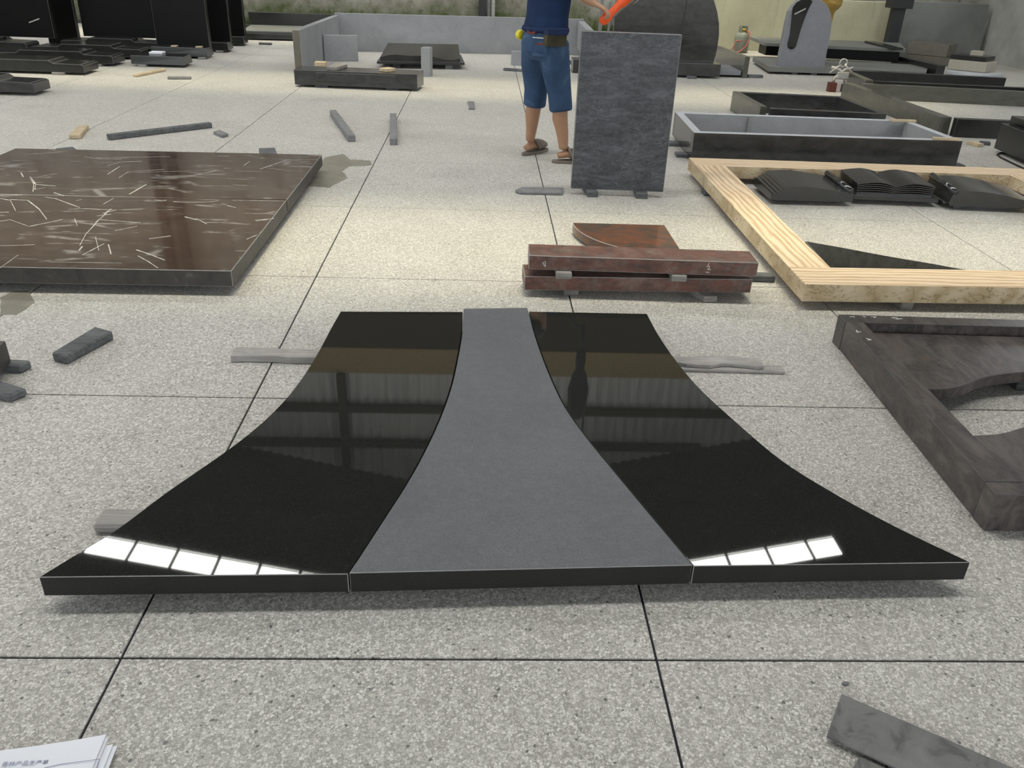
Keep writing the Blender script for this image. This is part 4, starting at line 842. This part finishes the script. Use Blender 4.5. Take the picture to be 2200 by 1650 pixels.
# things behind the worker
a, b = at(1230, 157), at(1246, 158); tag(slab('dark_block', ['black_dull', 'arris_dark'], [(a.x, a.y), (b.x+.25, a.y), (b.x+.25, a.y+.3), (a.x, a.y+.3)], 0, 0.17, bev=.003, arris=True), 'dark block half hidden behind the upright veined slab', 'stone block')
tag(bar('stick', 'timber_dark', (1.15, 12.85), (1.62, 12.9), .05, .05), 'dark stick behind the worker near the dark block', 'stick')
for k, (px, wd, zz, lab) in enumerate(((1286, .05, .95, 'leftmost pale stake standing behind the upright veined slab'), (1305, .035, .75, 'middle pale stake standing behind the upright veined slab'), (1317, .045, .85, 'pale stake next to the round-topped headstone'))):
    p = atY(px, 60, 14.8); tag(bar('stake', 'stone_offcut', (p.x, 14.8), (p.x+wd, 14.8), .05, zz, 0), lab, 'stake')

# ------------------------------------------------------------------ loose sticks on the floor
def stick(q0, q1, wd, h, mt, lab, nm='timber_stick', bev=.006, sh=0.0):
    a, b = at(*q0), at(*q1); d = Vector((b.x-a.x, b.y-a.y)).normalized(); n = Vector((-d.y, d.x))*wd/2*(1 if sh == 0 else sh)
    return tag(bar(nm, mt, (a.x+n.x, a.y+n.y), (b.x+n.x, b.y+n.y), wd, h, bev=bev), lab, 'stick')
stick((236, 302), (457, 275), .055, .045, 'timber_dark', 'long dark stick lying aslant behind the brown slabs')
stick((173, 299), (192, 277), .08, .035, 'timber_pale', 'short pale offcut left of the long dark stick', 'offcut')
P = [at(x, y) for x, y in [(459, 289), (478, 297), (491, 293), (473, 285)]]; tag(slab('offcut', 'stone_offcut', P, 0, .025), 'small grey square offcut right of the long dark stick', 'offcut')
a, b = at(756, 305), at(716, 249); tag(bar('stone_bar', ['stone_offcut', 'arris'], (a.x, a.y), (b.x, b.y), .062, .055), 'square grey stone stick lying aslant, left of the two in mid floor', 'stick')
a, b = at(846, 312), at(845, 256); tag(bar('stone_bar', ['stone_offcut', 'arris'], (a.x, a.y), (b.x, b.y), .062, .055), 'square grey stone stick pointing away, right of the two in mid floor', 'stick')
stick((295, 166), (358, 153), .06, .03, 'timber_pale', 'pale wooden stick before the left row of dark bases')
stick((360, 171), (411, 171), .06, .03, 'timber', 'short weathered stick right of the pale stick near the dark bases')
stick((556, 96), (583, 97), .06, .03, 'timber_dark', 'small dark stick before the slab with the raised edge')
stick((1081, 152), (1170, 158), .05, .035, 'timber_dark', 'dark stick on the floor beside the worker legs')
P = [at(x, y) for x, y in [(1007, 236), (1020, 236), (1019, 222), (1004, 221), (1008, 229)]]; tag(slab('offcut', 'stone_offcut', P, 0, .02), 'tiny notched grey offcut alone on the pale floor', 'offcut')
P = [at(x, y) for x, y in [(114, 776), (146, 784), (246, 729), (208, 718)]]; tag(slab('timber_block', 'timber_dark', P, 0, .037, bev=.006), 'dark grey timber lying alone on the floor left of the ledger', 'timber')
P = [at(x, y, .0) for x, y in [(-60, 800), (47, 803), (71, 790), (-20, 784)]]; tag(slab('timber_block', 'timber_dark', P, 0, .033, bev=.006), 'dark timber under the brown block at the left edge', 'timber')
P = [at(x, y, .0) for x, y in [(-60, 848), (25, 866), (62, 850), (-20, 826)]]; tag(slab('timber_block', 'timber_dark', P, 0, .033, bev=.008), 'dark rounded timber nearest the left edge of the picture', 'timber')
P = [at(x, y, .035) for x, y in [(-120, 808), (2, 803), (24, 776), (-80, 770)]]; tag(slab('brown_block', ['brown_edge', 'arris'], P, .034, .12, bev=.003), 'dark brown stone block cut off by the left edge', 'stone block')
p = at(848, 640); 
p = at(1583, 1392); P = [at(x, y) for x, y in [(1806, 1471), (1818, 1474), (1825, 1469), (1813, 1465)]]; tag(slab('pebble', 'stone_offcut', P, 0, .006, bev=.002), 'small grey pebble above the corner of the dark grey strip', 'pebble')

# ------------------------------------------------------------------ left row of dark moulded bases and upright slabs
def moulded(xr, y, L, dp, h, label, mt='black_dull', z0=.028, skew=0.0):
    bm = bmesh.new(); x0 = xr-L; e = min(.34, L*.33)
    prof = [(x0, z0), (xr, z0), (xr, z0+h*.62), (xr-.03, z0+h*.72), (xr-e, z0+h*.76), (xr-e-.05, z0+h), (x0+e+.05, z0+h), (x0+e, z0+h*.76), (x0+.03, z0+h*.72), (x0, z0+h*.62)]
    a = [bm.verts.new((px, y, pz)) for px, pz in prof]; b = [bm.verts.new((px+skew, y+dp, pz)) for px, pz in prof]; n = len(prof)
    bm.faces.new(a); bm.faces.new(b[::-1])
    for i in range(n): bm.faces.new((a[i], b[i], b[(i+1) % n], a[(i+1) % n]))
    bmesh.ops.recalc_face_normals(bm, faces=bm.faces)
    ed = [e_ for e_ in bm.edges if e_.calc_face_angle(0) > 0.2]; bmesh.ops.bevel(bm, geom=ed, offset=.005, segments=1, affect='EDGES', material=1)
    return tag(emit(bm, 'moulded_base', [mt, 'arris_dark']), label, 'stone base', 'dark moulded headstone bases in rows')
moulded(-4.46, 8.82, 1.2, .33, .135, 'grey-black moulded base nearest the viewer at the left edge', 'dark_vein')
moulded(-4.585, 10.27, 1.5, .40, .125, 'dark moulded base, second from the viewer in the left row')
moulded(-4.565, 11.06, 1.5, .38, .135, 'dark moulded base, third from the viewer in the left row')
moulded(-4.47, 11.75, 1.4, .38, .14, 'dark moulded base, fourth from the viewer in the left row')
moulded(-6.05, 12.0, 1.3, .36, .15, 'dark moulded base under the big black slab at the left edge')
moulded(-6.35, 11.0, 1.2, .36, .15, 'dark moulded base in front of the big black slab at the left edge')
moulded(-4.50, 12.55, 1.35, .38, .14, 'dark moulded base, farthest in the left row, under the wide black slab')
def plinth(x0, x1, y, dp, h, label, mt='black_dull'):
    bm = prism_bm([(x0, y), (x1, y), (x1-.02, y+dp), (x0, y+dp)], .028, .028+h, .006, True, [(x0, y+.01), (x1-.01, y+.015), (x1-.03, y+dp-.03), (x0, y+dp-.02)])
    return tag(emit(bm, 'plain_base', [mt, 'arris_dark']), label, 'stone base', 'plain dark bases in the second row')
plinth(-4.385, -3.72, 11.15, .37, .10, 'plain dark base with white card, front of the second row')
plinth(-4.45, -3.705, 12.05, .36, .11, 'plain dark base under the second black upright slab')
plinth(-4.45, -3.64, 12.84, .34, .105, 'plain dark base third in the second row')
plinth(-4.4, -3.635, 13.7, .32, .105, 'plain dark base farthest in the second row')
a = at(325, 120, .14); tag(slab('white_card', 'paper', [(a.x-.13, 11.36), (a.x+.03, 11.36), (a.x+.03, 11.5), (a.x-.13, 11.5)], .131, .15, bev=0), 'white card lying on the front base of the second row', 'card')
for i, (x, y, w_, lab) in enumerate([(-5.0, 8.78, .16, 'nearest moulded base at the left edge'), (-4.95, 10.24, .14, 'second moulded base of the left row'), (-4.85, 11.03, .14, 'third moulded base of the left row'), (-4.30, 11.12, .1, 'front base of the second row'), (-3.83, 12.02, .1, 'second base of the second row'), (-3.82, 12.8, .1, 'third base of the second row')]):
    tag(box('bearer_strip', 'timber', x, x+w_, y, y+.3, 0, .0275), 'pale bearer end under the '+lab, 'strip')
def leaning(px0, px1, pyb, Y, zb, H, th, label, lean=0.10, mt='black_up', text=False):
    a = atY(px0, pyb, Y).x; b = atY(px1, pyb, Y).x
    bm = upright_bm([(a, 0), (b, 0), (b, H), (a, H)], Y, th, .004); bmesh.ops.rotate(bm, verts=bm.verts, cent=((a+b)/2, Y, 0), matrix=Matrix.Rotation(-lean, 3, 'X')); bmesh.ops.translate(bm, verts=bm.verts, vec=(0, 0, zb))
    mz = min(v.co.z for v in bm.verts); bmesh.ops.translate(bm, verts=bm.verts, vec=(0, 0, zb-mz))
    return tag(emit(bm, 'black_upright', [mt, 'arris_dark']), label, 'stone slab', 'black polished slabs standing on bases')
sl = leaning(-60, 117, 78, 12.2, .185, 1.05, .09, 'big black upright slab with chalk scribble at the left edge', .02)
strokes('chalk_writing', [[atY(62+i*1.5, 48-i*0.55+(2 if i % 2 else -1), 12.2-.004) for i in range(16)]], .006, (0, -1, 0), sl)
leaning(100, 165, 66, 13.2, .0, 1.15, .08, 'narrow black upright slab beside the gap at left', .02)
leaning(181, 344, 84, 12.72, .17, 1.1, .08, 'wide black upright slab left of the pair on the second row', .02)
leaning(338, 451, 103, 12.2, .139, 1.05, .10, 'black upright slab on the second base of the second row', .02)
leaning(440, 496, 90, 12.98, .134, 1.0, .09, 'narrow black upright slab on the third base of the second row', .02)
leaning(488, 527, 82, 13.8, .134, 1.0, .09, 'farthest narrow black upright slab on the last base', .02)
for k, (px, py, z, lab) in enumerate([(366, 103, .14, 'left'), (425, 103, .14, 'right')]):
    a = at(px, py, z); tag(box('wood_wedge', 'timber_pale', a.x-.04, a.x+.04, 12.08, 12.16, .139, .155), 'pale wedge before the %s foot of the slab on the second base' % lab, 'wedge')

# ------------------------------------------------------------------ papers and grey sheet strip in the foreground
g = thing('paper_forms', 'stack of white printed paper forms at the bottom left corner', 'paper', (-.9, 1.1, 0))
def sheet(dx, dy, z, rot, name):
    # landscape sheet whose far right corner lifts
    bm = bmesh.new(); n, m_ = 20, 10; grid = []
    A, Bc, rr = Vector((-1.18, 1.172, 0)), Vector((-.756, 1.205, 0)), rot
    for j in range(m_+1):
        row = []
        for i in range(n+1):
            u, v = i/n, j/m_; x = -1.18+u*0.425+dx+v*0.012; y = 1.168-0.30*v+0.036*max(0, u-.45)/.55+dy; h = z+0.010*max(0, (u-.55)/.45)**2*(1-v)
            row.append(bm.verts.new((x, y, h)))
        grid.append(row)
    for j in range(m_):
        for i in range(n): bm.faces.new((grid[j][i], grid[j+1][i], grid[j+1][i+1], grid[j][i+1]))
    r = bmesh.ops.extrude_face_region(bm, geom=bm.faces[:]); bmesh.ops.translate(bm, verts=[q for q in r['geom'] if isinstance(q, bmesh.types.BMVert)], vec=(0, 0, -.0006)); bmesh.ops.recalc_face_normals(bm, faces=bm.faces)
    return emit(bm, name, 'paper', g, False)
sheet(.030, -.022, .0012, 0, 'sheet'); sheet(.021, -.020, .0032, 0, 'sheet'); sheet(.006, -.006, .0055, 0, 'sheet'); top_sheet = sheet(0, 0, .008, 0, 'top_sheet')
def pz(p):
    u = (p.x+1.18)/.425; v = max(0, (1.168-p.y)/.30); return .0085+.010*max(0, (u-.55)/.45)**2*(1-v)
def onp(x, y):
    p = at(x, y, .01)
    for _ in range(3): p = at(x, y, pz(p))
    return p
strokes('form_line', [[onp(x, y) for x, y in l] for k, l in enumerate([[(95, 1650), (130, 1642), (214, 1631), (209, 1650)]])], .0008, (0, 0, 1), top_sheet, 'ink')
cu_ = bpy.data.curves.new('form_title', 'FONT'); cu_.body = '\u9999\u6797\u4ea7\u54c1\u751f\u4ea7\u5355'; cu_.size = .0122; cu_.extrude = .0001; cu_.space_character = 1.1
o = bpy.data.objects.new('form_title', cu_); COL.objects.link(o); dg = bpy.context.evaluated_depsgraph_get(); me = bpy.data.meshes.new_from_object(o.evaluated_get(dg)); bpy.data.objects.remove(o)
if len(me.vertices):
    me.materials.clear(); o = link('form_title', me, 'ink', top_sheet); p = at(2, 1646, .0105); pl = Vector(top_sheet.location)+g.location
    o.location = p-pl; o.rotation_euler = (0, 0, math.radians(3))
z = .016
P = [at(x, y, z) for x, y in [(1808, 1490), (1780, 1583), (1850, 1622), (2060, 1700), (2300, 1702)]]
d = (P[4]-P[0]).normalized(); nrm = Vector((d.y, -d.x, 0)); a = P[0]
Pq = [a, a+d*.75, a+d*.75+nrm*.137, a+nrm*.137]
tag(slab('sheet_strip', 'felt', Pq, .010, .016, bev=.001), 'smudged dark grey strip at the bottom right corner', 'strip')
a2 = at(1848, 1626, .008); tag(slab('sheet_strip', 'felt', [a2, a2+d*.6, a2+d*.6+nrm*.1, a2+nrm*.1-d*.02], .0, .0095, bev=.001), 'grey strip lying under the smudged strip at the bottom right', 'strip')

# ------------------------------------------------------------------ people
def person(name, label, hip, head, feet, toes, knees, hands, elbows, mats, heading, lean, shorts=True, H=1.68):
    """hip: pelvis centre; feet/knees/hands/elbows: (left, right) world points; heading: facing angle"""
    g = thing(name, label, 'person', (hip[0], hip[1], 0))
    fw = Vector((math.cos(heading), math.sin(heading), 0)); rt = Vector((math.sin(heading), -math.cos(heading), 0)); up = Vector((0, 0, 1))
    hip = V(hip); k = H/1.68; ln = fw*lean
    chest = hip+up*.36*k+ln*.6; neck = hip+up*.56*k+ln; hd = V(head) if head else neck+up*.16*k+fw*.03
    sho = [neck-rt*.185*k-up*.045*k, neck+rt*.185*k-up*.045*k]
    hj = [hip-rt*.09*k-up*.03, hip+rt*.09*k-up*.03]
    # one continuous body
    bm = bmesh.new()
    loft(bm, [(hip-up*.10*k, rt, fw, .10, .08), (hip-up*.05*k, rt, fw, .155, .11), (hip+up*.03*k, rt, fw, .165, .115), (hip+up*.14*k+ln*.25, rt, fw, .145, .10), (hip+up*.27*k+ln*.5, rt, fw, .158, .105), (chest+up*.04, rt, fw, .17, .11), (neck-up*.08*k, rt, fw, .165, .095), (neck-up*.02*k, rt, fw, .09, .07)], 20)
    loft(bm, [(neck-up*.05, rt, fw, .062, .062), (neck+up*.05*k, rt, fw, .056, .058), (hd-up*.05, rt, fw, .055, .06)], 14)
    loft(bm, [(hd+up*z_*k+fw*f_, rt, fw, a_, b_) for z_, f_, a_, b_ in ((-.115, .035, .025, .03), (-.10, .025, .05, .06), (-.06, .012, .064, .08), (0, 0, .073, .092), (.05, -.005, .075, .095), (.09, -.01, .062, .078), (.115, -.012, .03, .04))], 18)
    loft(bm, [(hd-up*.035*k+fw*.09, rt, up, .016, .012), (hd-up*.028*k+fw*.112, rt, up, .012, .012), (hd-up*.02*k+fw*.118, rt, up, .006, .006)], 8)
    for s in (-1, 1): loft(bm, [(hd+rt*s*.074-up*.005-fw*.01, fw, up, .016, .028), (hd+rt*s*.088-up*.003-fw*.02, fw, up, .018, .03)], 8)
    for s in (0, 1):
        ft, kn, tt = V(feet[s]), V(knees[s]), V(toes[s]); ank = ft+up*.085*k
        cb = (kn*.62+ank*.38); dirf = (tt-ft).normalized(); back = -dirf
        tube(bm, [hj[s]+up*.02, hj[s]*.5+kn*.5, kn, cb+back*.012, kn*.3+ank*.7, ank], [.088*k, .078*k, .058*k, .061*k, .046*k, .036*k], 14)
        tube(bm, [ft+back*.045+up*.035, ft+up*.05+dirf*.03, ft*.45+tt*.55+up*.035, tt-dirf*.03+up*.025, tt+up*.02], [.034, .04, .04, .036, .018], 12, .7)
        sh, el, ha = sho[s], V(elbows[s]), V(hands[s])
        fdir = (ha-el).normalized(); wr = ha-fdir*.08
        tube(bm, [sh, sh*.5+el*.5, el, el*.6+wr*.4, wr], [.05*k, .044*k, .037*k, .036*k, .026*k], 12)
        # palm, four fingers bent round the grip and a thumb leaving the side
        sd_ = fdir.cross(up); sd_ = (sd_.normalized() if sd_.length > .1 else rt); pn = sd_.cross(fdir).normalized()
        loft(bm, [(wr-fdir*.01, sd_, pn, .026, .02), (wr+fdir*.03, sd_, pn, .038, .017), (wr+fdir*.085, sd_, pn, .041, .014)], 12)
        for q in range(4):
            b0 = wr+fdir*.08+sd_*(-.030+.020*q); l = (.030, .036, .034, .026)[q]
            tube(bm, [b0, b0+fdir*l-pn*.008, b0+fdir*l*1.35-pn*.032, b0+fdir*l*1.05-pn*.055], [.0095, .009, .0085, .0075], 8)
        th0 = wr+fdir*.03-sd_*.034*(1 if s == 1 else -1)
        tube(bm, [th0, th0+fdir*.025-sd_*.02*(1 if s == 1 else -1)-pn*.02, th0+fdir*.055-sd_*.012*(1 if s == 1 else -1)-pn*.035], [.012, .0105, .0085], 8)
    body = remeshed(bm, 'body', .0085, mats['skin'], g, 3)
    bm = bmesh.new(); loft(bm, [(hd+up*z_*k+fw*f_, rt, fw, a_, b_) for z_, f_, a_, b_ in ((-.06, -.055, .055, .045), (-.01, -.045, .080, .066), (.04, -.022, .083, .088), (.085, -.012, .072, .088), (.115, -.012, .05, .06), (.128, -.012, .02, .025))], 18); emit(bm, 'hair', 'hair', body, True)
    for s in (-1, 1):
        bm = bmesh.new(); loft(bm, [(hd+rt*s*.03+up*.012+fw*q_, rt, up, r_, r_*.6) for q_, r_ in ((.082, .012), (.09, .013), (.0935, .006))], 10); emit(bm, 'eye', 'eye', body, True)
    bm = bmesh.new(); loft(bm, [(hd-up*.068*k+fw*q_, rt, up, r_, .006) for q_, r_ in ((.07, .02), (.088, .022), (.093, .012))], 10); emit(bm, 'mouth', 'leather', body, True)
    # shirt
    bm = bmesh.new()
    loft(bm, [(hip+up*.035*k-fw*.01, rt, fw, .188, .142), (hip+up*.05*k, rt, fw, .190, .146), (hip+up*.14*k+ln*.25, rt, fw, .178, .132), (hip+up*.27*k+ln*.5, rt, fw, .186, .132), (chest+up*.04, rt, fw, .195, .134), (neck-up*.08*k, rt, fw, .19, .115), (neck-up*.03*k, rt, fw, .125, .088), (neck+up*.0*k, rt, fw, .075, .07)], 24)
    for s in (0, 1):
        sh, el = sho[s], V(elbows[s]); tube(bm, [sh+(chest-sh)*.2, sh, sh*.55+el*.45, sh*.35+el*.65], [.07, .068, .064, .066], 14)
    remeshed(bm, 'shirt', .010, mats['shirt'], g, 3)
    # shorts or trousers
    bm = bmesh.new()
    loft(bm, [(hip-up*.16*k, rt, fw, .12, .11), (hip-up*.09*k-fw*.015, rt, fw, .176, .140), (hip-up*.02*k-fw*.012, rt, fw, .180, .142), (hip+up*.07*k, rt, fw, .172, .13)], 24)
    for s in (0, 1):
        kn, ft = V(knees[s]), V(feet[s]); ank = ft+up*.085*k
        if shorts: tube(bm, [hj[s], hj[s]*.55+kn*.45-fw*.01, kn+(hj[s]-kn)*.12, kn+(ank-kn)*.20, kn+(ank-kn)*.24], [.115*k, .109*k, .092*k, .090*k, .088*k], 18)
        else: tube(bm, [hj[s], hj[s]*.5+kn*.5, kn, kn*.5+ank*.5, ank], [.11*k, .10*k, .085*k, .078*k, .072*k], 18)
    bot = remeshed(bm, 'shorts' if shorts else 'trousers', .010, mats['legs'], g, 12)
    for s in (0, 1):
        ft, tt = V(feet[s]), V(toes[s]); d = (tt-ft).normalized(); sd_ = d.cross(up)
        sho_ = thing_part = bpy.data.objects.new('clog', None); COL.objects.link(sho_); sho_.parent = g; sho_.location = ft-g.location
        bm = bmesh.new(); L = (tt-ft).length
        poly = []
        for q in range(20):
            a = 2*PI*q/20; ca, sa = math.cos(a), math.sin(a); poly.append(ft+d*(L*.42+(L*.5+.075)*ca)+sd_*(.046+.008*ca)*math.copysign(abs(sa)**.75, sa))
        b2 = prism_bm([(p.x, p.y) for p in poly], 0, .022, .004); emit(b2, 'sole', mats['shoe'], sho_)
        tube(bm, [ft+d*(L*.38)+up*.050, ft+d*(L*.65)+up*.048, ft+d*(L*.9)+up*.040, ft+d*(L+.035)+up*.030], [.052, .053, .047, .026], 14, .78); emit(bm, 'upper', mats['shoe'], sho_, True)
        bm = bmesh.new(); st = []
        for q in range(13):
            a = PI*q/12; st.append(ft+d*(L*.40)+sd_*.056*math.cos(a)+up*(.022+.075*math.sin(a))-d*.03*math.sin(a))
        tube(bm, st, .010, 6, 1.5); emit(bm, 'instep_band', mats['shoe'], sho_, True)
    return g, dict(hip=hip, rt=rt, fw=fw, up=up, hd=hd, neck=neck, bot=bot)

hand_r = atY(1300, 20, 6.40)
wk, J = person('person', 'worker in navy t-shirt and denim shorts holding an orange tool behind the upright slab', (0.455, 6.66, .90), None,
    [(0.385, 6.83, .02), (0.635, 6.56, .02)], [(0.50, 6.96, .02), (0.80, 6.58, .02)], [(0.415, 6.79, .47), (0.590, 6.60, .47)],
    [(1.02, 6.72, 1.20), tuple(hand_r)], [(0.78, 6.95, 1.24), (0.705, 6.45, 1.185)],
    dict(skin='skin', shirt='shirt', legs='denim', shoe='clog'), math.radians(42), .05)
hip, rt, fw, up = J['hip'], J['rt'], J['fw'], J['up']
# back pocket, label, pouch, tape measure belong to his clothes
def patch(name, c, n, u, w_, h_, th, mt, parent):
    n = V(n).normalized(); u = V(u).normalized(); v = n.cross(u).normalized(); bm = bmesh.new()
    vs = [[bm.verts.new(V(c)+u*a*w_/2+v*b*h_/2+n*t_) for a, b in ((-1, -1), (1, -1), (1, 1), (-1, 1))] for t_ in (-.02, th)]
    bm.faces.new(vs[0][::-1]); bm.faces.new(vs[1])
    for i in range(4): bm.faces.new((vs[0][i], vs[0][(i+1) % 4], vs[1][(i+1) % 4], vs[1][i]))
    bmesh.ops.recalc_face_normals(bm, faces=bm.faces); return emit(bm, name, mt, parent)
nb = (-fw*.9+rt*.42-up*.08)
patch('leather_label', hip+up*.045-fw*.138+rt*.00, -fw, rt, .085, .035, .012, 'leather', J['bot'])
pk = hip-up*.055-fw*.126+rt*.082
patch('back_pocket', pk, nb, rt*.9+fw*.42, .125, .13, .006, 'denim', J['bot'])
patch('pocket_embroidery', pk+up*.02+nb.normalized()*.009, nb, rt*.9+fw*.42, .06, .012, .002, 'leather', J['bot'])
patch('pocket_hem', pk+up*.062+nb.normalized()*.009, nb, rt*.9+fw*.42, .122, .006, .002, 'white_pipe', J['bot'])
pc = hip+up*.012+rt*.165-fw*.075
pg = patch('tool_pouch', pc, rt*.9-fw*.45, fw*.9+rt*.45, .15, .105, .06, 'pouch', wk)
patch('pouch_flap', pc+up*.045+(rt*.9-fw*.45)*.012, rt*.9-fw*.45, fw*.9+rt*.45, .155, .04, .065, 'denim_dark', pg)
bm = bmesh.new(); bl = [hip+up*.055+rt*.188*math.cos(a*PI/12)+fw*.146*math.sin(a*PI/12) for a in range(25)]; tube(bm, bl, .010, 6, 1.8); emit(bm, 'belt', 'denim_dark', wk, True)
bm = bmesh.new(); c = hip-rt*.195+up*.0-fw*.06; loft(bm, [(c-rt*q_, fw, up, r_, r_) for q_, r_ in ((-.01, .03), (0, .034), (.025, .034), (.032, .028))], 16); emit(bm, 'tape_measure', 'yellow', wk, True)
# orange hand tool in his right hand
a = atY(1291, 50, 6.46); b = atY(1347, -6, 6.46); d = (b-a).normalized(); sdv = Vector((0, 1, 0)); g = thing('hand_grinder', 'orange power hand tool held in the worker right hand', 'power tool', tuple(a))
upv = d.cross(sdv).normalized()
bm = bmesh.new(); loft(bm, [(a+d*q_, sdv, upv, r_, r2) for q_, r_, r2 in ((-.0, .012, .018), (.02, .024, .034), (.07, .028, .036), (.09, .024, .026), (.17, .024, .026), (.20, .03, .038), (.30, .034, .042), (.33, .026, .032))], 16, .75); emit(bm, 'body', 'orange', g, True)
bm = bmesh.new(); loft(bm, [(b+d*.06+upv*q_, sdv, d, r_, r_) for q_, r_ in ((-.06, .03), (-.03, .034), (.02, .03))], 16); emit(bm, 'gear_head', 'steel', g, True)
bm = bmesh.new(); loft(bm, [(b+d*.06-upv*q_, sdv, d, r_, r_) for q_, r_ in ((.06, .06), (.064, .06))], 24); emit(bm, 'disc', 'stone_offcut', g)

# second worker, mostly hidden by the flame headstone
person('person', 'person in mustard trousers standing behind the flame headstone', (5.04, 13.15, .99), None,
    [(4.92, 13.28, .02), (4.93, 13.10, .02)], [(4.85, 13.42, .02), (4.80, 13.05, .02)], [(4.93, 13.22, .50), (4.97, 13.05, .50)],
    [(4.62, 13.25, 1.05), (4.62, 12.98, 1.05)], [(4.80, 13.38, 1.12), (4.82, 12.92, 1.12)],
    dict(skin='skin', shirt='grey_cloth', legs='mustard', shoe='clog'), math.radians(175), .08, False)
